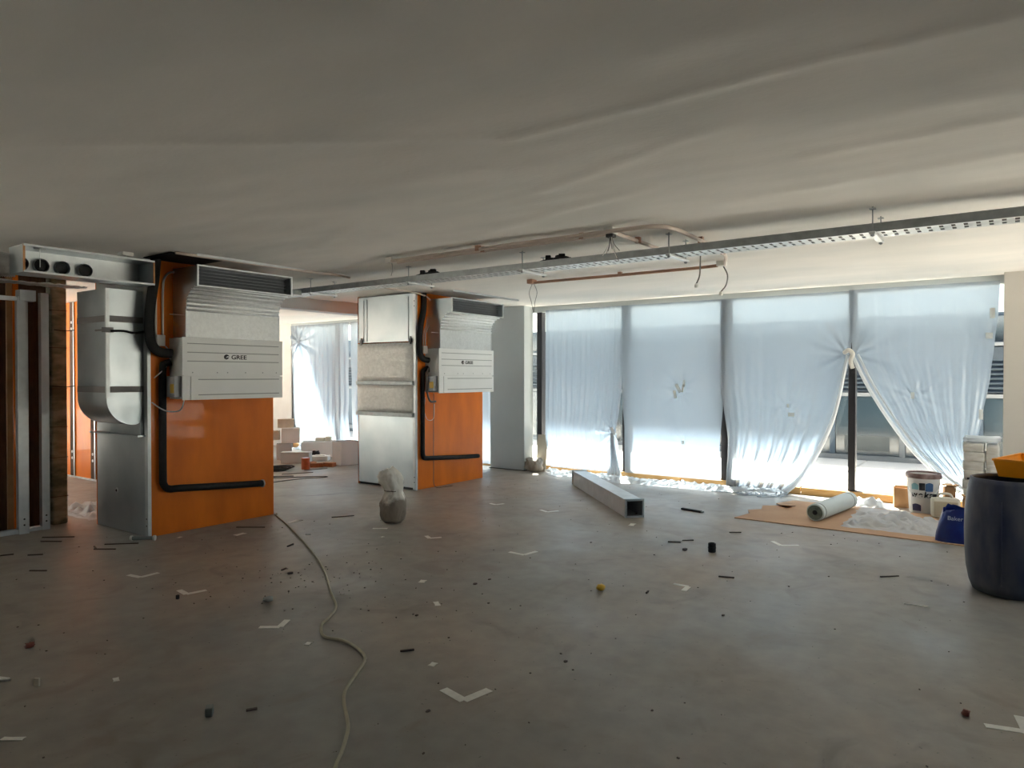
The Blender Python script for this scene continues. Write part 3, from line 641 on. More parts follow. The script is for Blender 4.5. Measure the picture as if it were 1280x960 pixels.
# ================================================================== CABLE TRAY UNDER THE CEILING
TX0, TX1, TZ, TY0, TY1 = 5.50, 5.74, 2.612, -1.6, 8.68
tr = root('cable_tray', (5.62, 3.5, TZ)); tag(tr, 'long galvanised cable tray hanging under the ceiling along the glazing', 'cable tray')
for nm, x in (('side_rail', TX0), ('side_rail', TX1-.0025)): MB().box(x, TY0, TZ, x+.0025, TY1, TZ+.058).box(x-.004, TY0, TZ+.055, x+.0065, TY1, TZ+.061).build(nm, 'steel_tray', tr)
m = MB(); y = TY0
MB().box(TX0+.003, TY0, TZ, TX0+.035, TY1, TZ+.002).build('bed_strip', 'steel_edge', tr)
MB().box(TX1-.035, TY0, TZ, TX1-.003, TY1, TZ+.002).build('bed_strip', 'steel_edge', tr)
MB().box((TX0+TX1)/2-.014, TY0, TZ, (TX0+TX1)/2+.014, TY1, TZ+.002).build('bed_strip', 'steel_edge', tr)
rung = None; k = 0
while y < TY1-.05:
    if rung is None: rung = MB().box(TX0+.036, y, TZ, TX1-.036, y+.045, TZ+.002).build('bed_rung', 'steel_edge', tr); y00 = y
    else:
        c = rung.copy(); COL.objects.link(c); c.parent = tr; c.location = (0, y-y00, 0)
    y += .07; k += 1
def hanger(y, label):
    r = root('tray_hanger', (5.62, y, TZ-.03)); tag(r, label, 'hanger', 'trapeze hangers of the cable tray')
    MB().box(5.44, y-.02, TZ-.024, 5.86, y+.02, TZ-.004).build('cross_bar', 'steel_edge', r, bevel=.003)
    for x in (5.465, 5.83):
        MB().tube([(x, y, TZ-.04), (x, y, CEIL+.003)], .005, 6).build('threaded_rod', 'steel_tray', r)
        MB().lathe([(.014, 0), (.014, .012)], (x, y, TZ-.036), 6, True).build('nut', 'steel_tray', r)
        MB().box(x-.02, y-.02, CEIL-.016, x+.02, y+.02, CEIL-.010).build('ceiling_plate', 'steel_tray', r)
for y, lb in ((.82, 'rod hanger carrying the tray, first one from the beige pillar'), (2.33, 'rod hanger carrying the tray beside the dangling socket cables'), (3.80, 'rod hanger carrying the tray between the two black couplers'), (5.28, 'rod hanger carrying the tray, nearest the clad columns'), (6.9, 'rod hanger carrying the tray in the gap between the clad columns')): hanger(y, lb)
for y, lb in ((3.46, 'black cable coupler lying on the tray near the wire bundle'), (5.05, 'black cable coupler lying on the tray near the clad columns')):
    r = root('cable_coupler', (5.58, y, TZ+.06)); tag(r, lb, 'coupler')
    for k in range(5):
        MB().obox((5.53+.03*((k*7) % 3)/2, y-.10+.05*k, TZ+.070+.012*((k*5) % 3)), (.05, .045+.015*(k % 2), .03+.012*(k % 3)), rz=.5*k).build('coupler_segment', 'black_foam', r, bevel=.006)
    MB().tube(curve([(5.52, y-.16, TZ+.064), (5.50, y-.06, TZ+.075), (5.50, y+.06, TZ+.07), (5.53, y+.18, TZ+.064)]), .007, 6).build('cable_loop', 'black_foam', r, smooth=True)
for k, (dx, z) in enumerate(((.05, .012), (.09, .012), (.16, .015))):
    pts = [(TX0+dx+.015*nz3(i*.7, k), TY0+.05+i*.6, TZ+z) for i in range(17)]
    pipe('tray_cable', pts, .008+.002*k, 'cable_grey', ['thin dark cable along the near edge of the tray', 'middle dark cable along the bed of the tray', 'thick dark cable along the window side of the tray'][k], 'cable', 'cables in the tray', 4, 6)
br = root('branch_tray', (5.2, 7.3, 2.55)); tag(br, 'dusty short branch tray between the near column and the long tray', 'cable tray')
MB().box(5.0, 7.10, 2.585, 5.49, 7.40, 2.588).build('bed', 'plastic_white', br); 
for y in (7.10, 7.3975): MB().box(5.0, y, 2.588, 5.49, y+.0025, 2.65).build('side_rail', 'steel_tray', br)
pi = pipe('flat_channel', [(5.0, 6.86, 2.56), (5.3, 7.5, 2.57), (5.55, 8.2, 2.58)], .02, 'steel_edge', 'bright metal channel under the tray beside the near column', 'channel')

# ---- conduits on the ceiling
def conduit_run(nm, pts, m, label, clips, grp):
    r = root(nm, pts[0]); tag(r, label, 'conduit', grp)
    MB().tube(curve(pts, 10), .0165, 10).build('tube', m, r, smooth=True)
    for c in clips: MB().box(c[0]-.02, c[1]-.02, c[2]-.014, c[0]+.02, c[1]+.02, CEIL-.008).build('clip', 'conduit_brown', r)
    return r
conduit_run('ceiling_conduit', [(4.96, 5.02, 2.737), (4.955, 3.9, 2.737), (4.95, 2.85, 2.737), (4.95, 2.40, 2.737), (4.98, 2.24, 2.737), (5.10, 2.16, 2.737), (5.4, 2.15, 2.737), (6.4, 2.20, 2.737), (7.10, 2.42, 2.737)], 'conduit', 'pinkish conduit looping across the ceiling over the tray to the end box', [(4.955, 3.93, 2.737), (5.75, 2.165, 2.737), (6.4, 2.20, 2.737)], 'conduits on the ceiling')
conduit_run('ceiling_conduit', [(5.04, 5.02, 2.737), (5.035, 3.9, 2.737), (5.03, 2.95, 2.737), (5.0, 2.66, 2.737)], 'conduit', 'pinkish straight conduit on the ceiling leading to the wire bundle', [(5.035, 3.93, 2.737), (5.03, 2.9, 2.737)], 'conduits on the ceiling')
conduit_run('ceiling_conduit', [(5.02, 2.60, 2.737), (5.4, 2.60, 2.737), (5.85, 2.60, 2.737)], 'conduit', 'short white conduit crossing from the wire bundle towards the tray', [(5.45, 2.60, 2.737)], 'conduits on the ceiling')
conduit_run('ceiling_conduit', [(7.12, 4.77, 2.737), (7.15, 3.63, 2.737), (7.15, 2.75, 2.737), (7.12, 2.50, 2.737)], 'conduit_brown', 'brown conduit on the ceiling between the tray and the glazing', [(7.15, 3.63, 2.737)], 'conduits on the ceiling')
for x, y, lb in ((5.0, 5.06, 'small conduit end box on the ceiling at the far end of the twin conduits'), (5.0, 2.62, 'small conduit box on the ceiling with a wire bundle below'), (7.12, 4.81, 'small brown conduit box on the ceiling with a wire loop'), (7.12, 2.46, 'small conduit box on the ceiling beside a dangling socket cable')):
    b = MB().box(x-.05, y-.04, CEIL-.055, x+.05, y+.04, CEIL-.004).build('conduit_box', 'conduit_brown' if y == 4.81 else 'plastic_white', bevel=.004); tag(b, lb, 'junction box')
wb = root('wire_bundle', (5.0, 2.62, 2.72)); tag(wb, 'bundle of thin wires hanging from a ceiling conduit box', 'wires')
MB().box(4.97, 2.59, 2.70, 5.03, 2.65, 2.728).build('terminal_block', 'black_bit', wb)
for k in range(9):
    a = k*.7; dx, dy, L = .075*math.cos(a)*(.4+.6*random.random()), .075*math.sin(a), .10+.10*random.random()
    MB().tube(curve([(5+.01*math.cos(a), 2.62+.01*math.sin(a), 2.71), (5+dx*.35, 2.62+dy*.35, 2.71-L*.5), (5+dx, 2.62+dy, 2.71-L)], 5), .0028, 5).build('wire', 'cable_grey' if k % 3 else 'plastic_white', wb)
def dangling(pts, label, plug=True, r=.007):
    o = MB().tube(curve(pts), r, 7).build('dangling_cable', 'cable_grey', smooth=True); tag(o, label, 'cable')
    if plug:
        e = Vector(pts[-1]); MB().lathe([(.018, 0), (.020, .02), (.012, .04)], e-Vector((0, 0, .035)), 10, True).build('plug', 'plastic_white', o, smooth=True)
dangling([(6.42, 2.42, 2.74), (6.44, 2.43, 2.66), (6.45, 2.44, 2.55), (6.42, 2.46, 2.47)], 'dark cable with a pale plug hanging beside the tray hanger')
dangling([(7.14, 2.45, 2.73), (7.18, 2.42, 2.64), (7.17, 2.43, 2.54), (7.10, 2.46, 2.46)], 'dark cable with a pale plug hanging from the end conduit box')
dangling([(7.12, 4.80, 2.73), (7.14, 4.86, 2.62), (7.13, 4.82, 2.50), (7.13, 4.79, 2.38), (7.13, 4.77, 2.5), (7.13, 4.74, 2.62), (7.12, 4.78, 2.73)], 'thin wire loop hanging from the brown conduit box', False, .003)
dangling([(5.0, 5.06, 2.73), (5.01, 5.06, 2.66), (5.0, 5.07, 2.60)], 'thin wire hanging from the twin conduit end box', False, .003)

# ================================================================== PLASTIC FILM OVER THE GLAZING
FX = 9.93
def film_sheet(label, left, right, ztop, spill, nu=120, nv=110, nfold=9, fold=.010, pinches=(), seed=0, gather=.0, zbot=.03, material='film'):
    """left/right: (z, Y) edge lines listed from the floor up; spill: run of film lying on the floor"""
    w0 = abs(lerp_list(left, ztop)-lerp_list(right, ztop)); nsp = 26 if spill else 0
    def fn(u, v):
        j = v*(nv+nsp)
        if j <= nv:
            t = j/nv; z = ztop+(zbot-ztop)*t; s = 0
        else: z = zbot; t = 1; s = (j-nv)/nsp*spill
        yl, yr = lerp_list(left, z), lerp_list(right, z); wd = abs(yl-yr)
        uu = u+.010*nz3(u*7, z*2.2, seed); y = yl+(yr-yl)*u
        loose = min(1, max(0, 1-wd/w0))
        a = fold*(.25+.75*t)+gather*loose
        ph = 2*math.pi*(nfold*uu)+1.5*nz3(u*3, z*.6, seed+3)
        x = FX - a*(.5+.5*math.sin(ph)) - .5*a*(.5+.5*math.sin(ph*2.37+1)) - .014*abs(nz3(u*4, z*1.3, seed+5))
        x -= .010*t*math.sin(math.pi*u)
        for (py, pz, st) in pinches:
            dy, dz = y-py, z-pz; r = math.hypot(dy, dz)
            if r < .9:
                an = math.atan2(dz, dy); x -= st*math.exp(-r/.28)*(1.2+.9*math.sin(an*9+seed)+.5*math.sin(an*17+1)) - st*.9*math.exp(-r/.10)
        x = min(x, 9.952 if z < .13 else 9.985)
        if z < .13: x = min(x, 9.94)
        if s:
            k = s/spill
            x2 = x-.02-s*(1+.35*nz3(u*5, seed, 2))
            z = .010+.05*abs(nz3(u*17+seed, k*2.6, 4))*(1-.55*k)+.028*abs(nz3(u*39, k*6, seed))*math.sin(math.pi*min(1, k*1.2+.1))+.02*(1-k)**3
            y += .05*nz3(k*3, u*8, seed+9)
            return (x2, y, z)
        return (x, y, z)
    o = MB().grid(fn, nu, nv+nsp).build('plastic_film', material, smooth=True)
    tag(o, label, 'plastic film', 'film sheets over the glazing'); return o
def tape(parent, y, z, w_, h_, rx=0, x=None):
    MB().obox((FX-.045 if x is None else x, y, z), (.004, w_, h_), rx=rx).build('tape_piece', 'film_tape', parent)

fA = film_sheet('hazy film sheet pulled in folds to a taped knot near the floor', [(0, 6.30), (.6, 6.42), (2.7, 6.42)], [(0, 5.03), (.55, 5.06), (.72, 5.10), (1.0, 5.05), (1.5, 5.0), (2.7, 4.985)], 2.70, 0, zbot=.085, pinches=((5.14, .72, .022),), nfold=12, fold=.016, seed=1, gather=.02)
tape(fA, 5.14, .73, .05, .13, R(-25))
# the gathered tail below the knot
m = MB(); 
for k in range(5):
    m.tube(curve([(9.88, 5.14+.008*k, .70), (9.87, 5.13+.016*(k-2), .45), (9.86, 5.10+.03*(k-2), .2), (9.80-.02*k, 5.06+.05*(k-2), .04), (9.62-.03*k, 5.0+.07*(k-2), .02)]), [.012+.01*min(1, i/20) for i in range(33)], 7)
m.build('gathered_tail', 'film_loose', fA, smooth=True)
fB = film_sheet('smooth hazy film sheet with bright tape strips at its middle', [(0, 4.95), (.8, 4.96), (1.2, 4.995), (2.7, 5.01)], [(0, 3.45), (.6, 3.45), (1.2, 3.40), (1.4, 3.36), (2.7, 3.35)], 2.70, 0, zbot=.095, pinches=((4.04, 1.40, .0045), (3.98, .62, .003)), nfold=4, fold=.003, seed=2)
tape(fB, 4.05, 1.42, .05, .14, R(-30), x=FX-.075); tape(fB, 4.10, 1.33, .045, .12, R(-12), x=FX-.075); tape(fB, 3.98, 1.42, .03, .12, R(8), x=FX-.075); tape(fB, 3.96, 1.49, .035, .10, R(3), x=FX-.075); tape(fB, 3.98, .62, .04, .05, 0, FX-.06)
fC = film_sheet('hazy film sheet with a swept back edge left of the tent opening', [(0, 3.34), (.7, 3.33), (1.2, 3.40), (1.4, 3.44), (2.7, 3.45)], [(0, 2.52), (.06, 2.46), (.256, 2.305), (.623, 2.106), (.969, 1.96), (1.287, 1.864), (1.86, 1.74), (2.2, 1.71), (2.7, 1.70)], 2.70, .40, zbot=.05, pinches=((2.51, 1.14, .007), (1.78, 1.88, .016)), nfold=6, fold=.004, seed=3, gather=.10)
tape(fC, 2.50, 1.20, .03, .05); tape(fC, 2.46, 1.08, .08, .05)
fD = film_sheet('hazy film sheet swept aside right of the tent opening near the pillar', [(.05, .44), (.24, .534), (.431, .782), (.708, 1.039), (1.096, 1.306), (1.498, 1.535), (1.858, 1.71), (2.2, 1.74), (2.7, 1.76)], [(.05, .36), (.4, .30), (.745, .38), (1.129, .315), (1.6, .24), (1.974, .205), (2.345, .17), (2.7, .155)], 2.71, 0, pinches=((1.03, 1.35, .011), (1.70, 1.86, .012)), nfold=8, fold=.004, seed=4, gather=.05, zbot=.07)
tape(fD, 1.03, 1.36, .04, .08); tape(fD, .225, 2.33, .05, .12); tape(fD, .255, 2.07, .07, .07); tape(fD, .33, 1.15, .04, .12)
# rolled hem edges of the tent opening and the knot
hem = [(9.85, 1.76, 1.87), (9.84, 1.85, 1.35), (9.83, 1.95, .97), (9.82, 2.10, .62), (9.80, 2.30, .26), (9.72, 2.50, .05)]
MB().tube(curve(hem), [.018+.0006*i for i in range(41)], 8).build('rolled_hem', 'film_loose', fC, smooth=True)
hem = [(9.85, 1.70, 1.86), (9.85, 1.535, 1.498), (9.85, 1.306, 1.096), (9.85, 1.039, .708), (9.85, .782, .431), (9.84, .53, .22)]
MB().tube(curve(hem), .022, 8).build('rolled_hem', 'film_loose', fD, smooth=True)
hem2 = [(x+.01, y-.06, z+.02) for x, y, z in hem]; MB().tube(curve(hem2), .016, 8).build('rolled_hem', 'film_loose', fD, smooth=True)
MB().tube(curve([(9.87, 1.80, 1.90), (9.82, 1.74, 1.93), (9.81, 1.69, 1.88), (9.83, 1.72, 1.80), (9.86, 1.70, 1.70)]), [.028]*33, 8).build('knot', 'bag_white', fD, smooth=True)
fE = film_sheet('film sheet hanging in long folds beside the white wall', [(0, 12.9), (.8, 13.1), (2.7, 13.2)], [(0, 11.2), (.8, 11.3), (2.7, 11.30)], 2.72, .25, nfold=10, fold=.03, seed=5, gather=.05, pinches=((12.9, 2.35, .05),))
fF = film_sheet('film sheet hanging behind the far clad column', [(0, 11.1), (.8, 11.2), (2.7, 11.25)], [(0, 9.0), (2.7, 9.0)], 2.72, .2, nfold=9, fold=.02, seed=6, nu=90, nv=60)
fG = film_sheet('film sheet hanging beside the grey pillar', [(0, 8.95), (2.7, 8.95)], [(0, 7.48), (2.7, 7.48)], 2.72, 0, nfold=8, fold=.006, seed=7, nu=80, nv=60)

fs = MB(); 
def spillfn(u, v):
    y = 2.55+u*3.75; wd = .16+.16*abs(nz3(u*6, 1, 5))+.12*math.sin(math.pi*u)
    x = 9.90-.02*abs(nz3(u*9, 2))-wd*v*1.6+.03*nz3(u*14, v*3, 3); e = math.sin(math.pi*min(1, v*.92+.08))
    z = .008+e*(.075*abs(nz3(u*26, v*2.4, 1))+.045*abs(nz3(u*55, v*5, 2))+.03)
    return (min(x, 9.94), y+.04*nz3(v*4, u*20, 7), z)
tag(MB().grid(spillfn, 260, 22).build('loose_film_strip', 'film_loose', smooth=True), 'long crumpled strip of film lying along the pine boards', 'plastic film')
# ================================================================== LARGE FLOOR OBJECTS
# ---- blue drum
DX, DY = 6.36, .015
dm = root('plastic_drum', (DX, DY, 0)); tag(dm, 'scuffed dusty blue plastic drum with its top cut open', 'drum')
prof = [(.215, 0), (.245, .012), (.268, .07), (.288, .18), (.297, .32), (.300, .45), (.297, .60), (.284, .74), (.268, .815), (.262, .845), (.252, .848), (.254, .815), (.270, .74), (.283, .60), (.286, .45), (.283, .30), (.26, .08), (.20, .03), (.0, .028)]
MB().lathe(prof, (DX, DY, 0), 64).build('shell', 'drum_blue', dm, smooth=True)
MB().tube([(DX-.295*math.cos(.15), DY-.295*math.sin(.15)*0+.06, z) for z in (.10, .3, .5, .7)], .004, 6).build('mould_seam', 'drum_blue', dm, smooth=True)
# ---- yellow tub across the drum mouth
yt = root('mortar_tub', (6.60, -.15, .85), R(-16)); tag(yt, 'bright yellow plastic mortar tub resting on the blue drum', 'tub')
def tubprof(L, W, H, ex, ey):
    return [(-L/2+ex, -W/2+ey, 0), (L/2-ex, -W/2+ey, 0), (L/2-ex, W/2-ey, 0), (-L/2+ex, W/2-ey, 0), (-L/2, -W/2, H), (L/2, -W/2, H), (L/2, W/2, H), (-L/2, W/2, H)]
F5 = [(0,3,2,1), (0,1,5,4), (1,2,6,5), (2,3,7,6), (3,0,4,7)]
a = tubprof(.62, .42, .13, .03, .03); b = [(x*.985, y*.98, z*.97+.006) for x, y, z in a]
m = MB().add(a, F5).add(b, F5); m.add(a[4:]+[(x, y, .13) for x, y, z in b[4:]], [(0,1,5,4), (1,2,6,5), (2,3,7,6), (3,0,4,7)])
m.build('shell', 'yellow_plastic', yt, local=True)
for q in ((-.315, -.215, .315, -.200), (-.315, .200, .315, .215)): MB().box(q[0], q[1], .118, q[2], q[3], .134).build('rim', 'yellow_plastic', yt, local=True, bevel=.003)
for q in ((-.315, -.2, -.300, .2), (.300, -.2, .315, .2)): MB().box(q[0], q[1], .118, q[2], q[3], .134).build('rim', 'yellow_plastic', yt, local=True, bevel=.003)
MB().tube([(-.22, -.203, .06), (-.22, -.188, .06)], .012, 10).build('drain_hole', 'black_bit', yt, local=True)
# ---- galvanised square duct lying on the floor
sq = root('square_duct', (8.1, 4.35, 0), math.atan2(5.26-3.50, 9.02-7.24)); tag(sq, 'hollow square galvanised duct lying on the concrete floor', 'duct')
L_ = 2.46; t_ = .004; s_ = .20
for nm, q in (('bottom_face', (-L_/2, -s_/2, 0, L_/2, s_/2, t_)), ('top_face', (-L_/2, -s_/2, s_-t_, L_/2, s_/2, s_)), ('side_face', (-L_/2, -s_/2, t_, L_/2, -s_/2+t_, s_-t_)), ('side_face', (-L_/2, s_/2-t_, t_, L_/2, s_/2, s_-t_))):
    MB().box(*q).build(nm, 'steel_edge', sq, local=True)
for x in (-L_/2-.012, L_/2-.01): MB().box(x, -.112, .0, x+.022, .112, .022).box(x, -.112, .188, x+.022, .112, .212).box(x, -.112, .022, x+.022, -.090, .188).box(x, .090, .022, x+.022, .112, .188).build('end_flange', 'steel', sq, local=True)
sq.location.z = .004
# ---- cardboard sheet under the window
cb = MB(); ed = [(7.86, 2.56), (7.84, 1.6), (7.81, .40), (7.80, -.15), (9.30, -.12), (9.36, .8), (9.40, 1.5), (9.38, 2.30), (9.05, 2.42), (8.95, 2.30), (8.80, 2.52), (8.55, 2.46), (8.42, 2.58), (8.20, 2.50)]
o = cb.prism_z(ed, .002, .010).build('cardboard_sheet', 'cardboard'); tag(o, 'flat brown cardboard sheet spread on the floor under the tent opening', 'cardboard')
o = MB().obox((8.92, 2.28, .025), (.26, .16, .004), rz=.5, ry=.12).build('torn_flap', 'cardboard', o)
# ---- roll of white membrane
rl = root('membrane_roll', (8.72, 1.70, .10), math.atan2(1.62-1.76, 9.22-8.18)); tag(rl, 'pale membrane roll with a grey core lying on the cardboard sheet', 'roll')
MB().tube([(-.56, 0, .0), (-.555, 0, 0), (.555, 0, 0), (.56, 0, 0)], [.078, .094, .094, .078], 32).build('roll', 'roll_white', rl, smooth=2, local=True)
for x in (-.49, .45): MB().tube([(x, 0, 0), (x+.014, 0, 0)], .0955, 32).build('binding_strap', 'roll_core', rl, local=True, smooth=2)
MB().tube([(-.565, 0, 0), (-.559, 0, 0)], .080, 28).build('wound_end', 'roll_core', rl, local=True)
MB().tube([(-.569, 0, 0), (-.562, 0, 0)], .026, 16).build('core_hole', 'black_bit', rl, local=True)
rl.location.z = .106
# ---- white bucket with printed label
bx, by = 9.52, .875
bk = root('plastic_bucket', (bx, by, 0)); tag(bk, 'white plastic bucket with a printed label and a dirty brown rim', 'bucket')
MB().lathe([(.139, 0), (.145, .01), (.172, .40), (.181, .405), (.181, .44), (.168, .445), (.164, .40), (.134, .02), (0, .018)], (bx, by, 0), 40).build('body', 'bucket_white', bk, smooth=True)
MB().lathe([(.174, .395), (.186, .40), (.188, .44), (.182, .455), (.170, .455), (.168, .41), (.174, .395)], (bx, by, .011), 40).build('rim', 'bucket_rim', bk, smooth=True)
def on_bucket(a0, a1, z0, z1, m, nm, wav=0):
    def fn(u, v):
        a = a0+(a1-a0)*u; z = z0+(z1-z0)*v+wav*math.sin(math.pi*u)*v; r = .145+(z-.01)/.39*.027+.0015
        return (bx+r*math.cos(a), by+r*math.sin(a), z)
    MB().grid(fn, 14, 4).build(nm, m, bk, smooth=True)
A = math.atan2(-by, -bx)
on_bucket(A-.78, A-.30, .28, .335, 'ink_cyan', 'label_patch', .02); on_bucket(A-.26, A+.10, .275, .36, 'ink_black', 'label_picture'); on_bucket(A+.12, A+.62, .265, .35, 'ink_blue', 'label_patch', .015)
on_bucket(A-.80, A-.15, .03, .10, 'ink_purple', 'label_patch', .015); on_bucket(A+.5, A+.62, .06, .16, 'ink_purple', 'label_patch')
rr = .1685
tang = Vector((-math.sin(A), math.cos(A), 0)); nrm = Vector((math.cos(A), math.sin(A), 0))
Mt = Matrix(((tang.x, 0, nrm.x, 0), (tang.y, 0, nrm.y, 0), (0, 1, 0, 0), (0, 0, 0, 1)))
word = 'weka'; pos = (-.098, -.030, .028, .080)
for ch, px in zip(word, pos):
    a = A+px/rr; tg = Vector((-math.sin(a), math.cos(a), 0)); nr = Vector((math.cos(a), math.sin(a), 0))
    Mt = Matrix(((tg.x, 0, nr.x, nr.x*rr), (tg.y, 0, nr.y, nr.y*rr), (0, 1, 0, .195), (0, 0, 0, 1)))
    text_part(ch, .092, 'ink_black', bk, Mt, 'letter', .12, .003)
hd = curve([(bx+.185*math.cos(A-1.45), by+.185*math.sin(A-1.45), .40), (bx+.198*math.cos(A-.8), by+.198*math.sin(A-.8), .27), (bx+.20*math.cos(A-.1), by+.20*math.sin(A-.1), .19), (bx+.198*math.cos(A+.7), by+.198*math.sin(A+.7), .26), (bx+.185*math.cos(A+1.45), by+.185*math.sin(A+1.45), .40)])
MB().tube(hd, .0035, 6).build('wire_handle', 'steel_edge', bk, smooth=True)
# ---- white jug
jg = root('plastic_jug', (9.24, .635, .0105), R(10)); tag(jg, 'cream rectangular plastic jug standing beside the printed bucket', 'jug')
MB().box(-.07, -.14, 0, .07, .14, .225).build('body', 'jug', jg, local=True, bevel=.03)
MB().box(-.074, -.115, .02, -.068, .115, .185).build('front_panel', 'jug_front', jg, local=True, bevel=.004)
MB().tube(curve([(0, .08, .22), (0, .05, .262), (0, -.04, .262), (0, -.07, .22)]), .014, 8).build('handle', 'jug', jg, local=True, smooth=True)
MB().lathe([(.022, 0), (.022, .03)], (0, .105, .222), 14, True).build('cap', 'black_bit', jg, local=True)
# ---- cartons behind the bucket
def carton(x, y, sx, sy, sz, rz, label, m='cardboard_box', flaps=True, z=0, group=None):
    r = root('cardboard_carton', (x, y, z+.0105 if x < 9.45 else z), rz); tag(r, label, 'box', group)
    t = .005
    for q in ((-sx/2, -sy/2, 0, sx/2, -sy/2+t, sz), (-sx/2, sy/2-t, 0, sx/2, sy/2, sz), (-sx/2, -sy/2+t, 0, -sx/2+t, sy/2-t, sz), (sx/2-t, -sy/2+t, 0, sx/2, sy/2-t, sz)):
        MB().box(*q).build('wall', m, r, local=True)
    MB().box(-sx/2+t, -sy/2+t, 0, sx/2-t, sy/2-t, t).build('base', m, r, local=True)
    if flaps:
        for sg in (-1, 1):
            MB().obox((sg*(sx/2+sx*.13), 0, sz+.02), (sx*.34, sy*.96, t), ry=R(-sg*25)).build('flap', m, r, local=True)
            MB().obox((0, sg*(sy/2+sy*.12), sz+.025), (sx*.96, sy*.32, t), rx=R(sg*30)).build('flap', m, r, local=True)
    return r
carton(9.74, 1.13, .14, .16, .24, .2, 'open brown carton standing left of the printed bucket')
carton(9.64, .625, .12, .11, .30, .3, 'open brown carton with flaps behind the cream jug')
carton(9.38, .415, .10, .10, .22, -.2, 'narrow brown carton between the jug and the wrapped stack')
cp = root('paper_cup', (9.10, .42, .0105)); tag(cp, 'small pale plastic cup standing behind the blue bag', 'cup')
MB().lathe([(.03, 0), (.042, .12), (.040, .12), (.028, .006), (0, .006)], (9.10, .42, .0105), 20).build('cup_wall', 'plastic_white', cp, smooth=True)
MB().lathe([(.041, .117), (.045, .119), (.041, .123)], (9.10, .42, .0105), 20).build('rolled_rim', 'plastic_white', cp, smooth=True)
# ---- wrapped stack by the pillar
ws = root('wrapped_stack', (9.66, .32, 0)); tag(ws, 'stretch wrapped stack of pale goods beside the beige pillar', 'stack')
def lump(cx, cy, cz, sx, sy, sz, amp, seed, nu=28, nv=14, pw=.35):
    def fn(u, v):
        a = 2*math.pi*u; p = -math.pi/2+math.pi*v
        f = lambda t: math.copysign(abs(t)**pw, t)
        x, y, z = f(math.cos(p))*f(math.cos(a)), f(math.cos(p))*f(math.sin(a)), f(math.sin(p))
        k = 1+amp*nz3(x*2.2+seed, y*2.2, z*3)
        return (cx+x*sx*k, cy+y*sy*k, cz+max(z, -1)*sz*(k if z > 0 else 1))
    return MB().grid(fn, nu, nv)
for k in range(8): lump(9.66+.01*(k % 2), .375+.010*((k*3) % 2), .055+k*.105, .19, .105, .056, .04, k, pw=.2).build('wrapped_pack', 'pallet_wrap', ws, smooth=True)
lump(9.62, .205, .42, .15, .062, .415, .05, 21, pw=.2).build('wrapped_block', 'pallet_wrap', ws, smooth=True)
lump(9.66, .31, .875, .18, .17, .03, .3, 22).build('film_cap', 'film_loose', ws, smooth=True)
for k in range(4): MB().obox((9.462, .43-.045*k, .44), (.004, .024, .024)).build('printed_mark', 'ink_black', ws)
# ---- blue shopping bag
bb = root('shopping_bag', (7.98, .42, .010)); tag(bb, 'crumpled blue plastic bag with pale lettering on the cardboard edge', 'bag')
def bagfn(u, v):
    a = 2*math.pi*u; k = (1-.30*v**1.6)*(1+.05*nz3(math.cos(a)*2, math.sin(a)*2, v*3))
    hgt = .30+.035*math.sin(a*2+.5)+.02*nz3(math.cos(a)*3, math.sin(a)*3, 5)
    c, s = math.cos(a), math.sin(a); f = lambda t: math.copysign(abs(t)**.6, t)
    return (7.98+.13*f(c)*k, .42+.21*f(s)*k, .011+hgt*v-(.0 if v < 1 else .0))
MB().grid(bagfn, 48, 16).build('bag_body', 'bag_blue', bb, smooth=True)
lump(7.99, .42, .27, .085, .14, .03, .3, 31, pw=.6).build('folded_mouth', 'bag_blue', bb, smooth=True)
text_part('Baker &', .055, 'ink_white', bb, Matrix.Translation((-.112, .015, .215)) @ Matrix.Rotation(R(-94), 4, 'Z') @ Matrix.Rotation(R(82), 4, 'X'))
MB().obox((7.862, .27, .13), (.004, .07, .010)).build('printed_line', 'ink_white', bb)
# ---- crumpled clear film on the cardboard
def heap(name, x0, x1, y0, y1, h, seed, label, cat, z0=.012, m='film_loose', p=1.0, fr=5.5, nu=70, nv=50):
    def fn(u, v):
        x, y = x0+(x1-x0)*u, y0+(y1-y0)*v; e = min(1, 6*min(u, 1-u, v, 1-v))
        z = z0+h*e*abs(nz3(x*fr, y*fr, seed)+.5*nz3(x*fr*2.3, y*fr*2.3, seed+4))**p
        return (x+.05*nz3(v*6, seed, u*2), y+.05*nz3(u*6, seed+2, v*2), z)
    return tag(MB().grid(fn, nu, nv).build(name, m, smooth=True), label, cat)
heap('crumpled_film', 8.05, 9.0, .62, 1.50, .13, 3, 'crumpled clear film heaped on the cardboard in front of the bucket', 'plastic film')
heap('flat_film', 9.03, 9.37, .98, 1.52, .02, 8, 'thin clear film lying flat on the cardboard beside the membrane roll', 'plastic film')
heap('crumpled_film', 9.44, 9.80, 1.25, 1.65, .16, 9, 'small wad of clear film on the floor beside the carton', 'plastic film', z0=.006, nu=36, nv=36)
heap('crumpled_film', 3.56, 4.35, 8.3, 9.4, .14, 12, 'pale film heap on the floor behind the near plywood column', 'plastic film', z0=.006, m='film_loose', nu=50, nv=50)
# ---- leaning board and rubble sack beside the pillar
lb = MB().obox((9.93, 6.50, .31), (.012, .20, .60), ry=R(7)).build('leaning_board', 'jug', bevel=.002); tag(lb, 'pale board leaning on the glazing beside the grey pillar', 'board')
rs = lump(9.78, 6.56, .11, .10, .15, .115, .35, 41, pw=.7).build('rubble_sack', 'bag_dirt', smooth=True); tag(rs, 'small dirty rubble sack at the foot of the leaning board', 'sack')
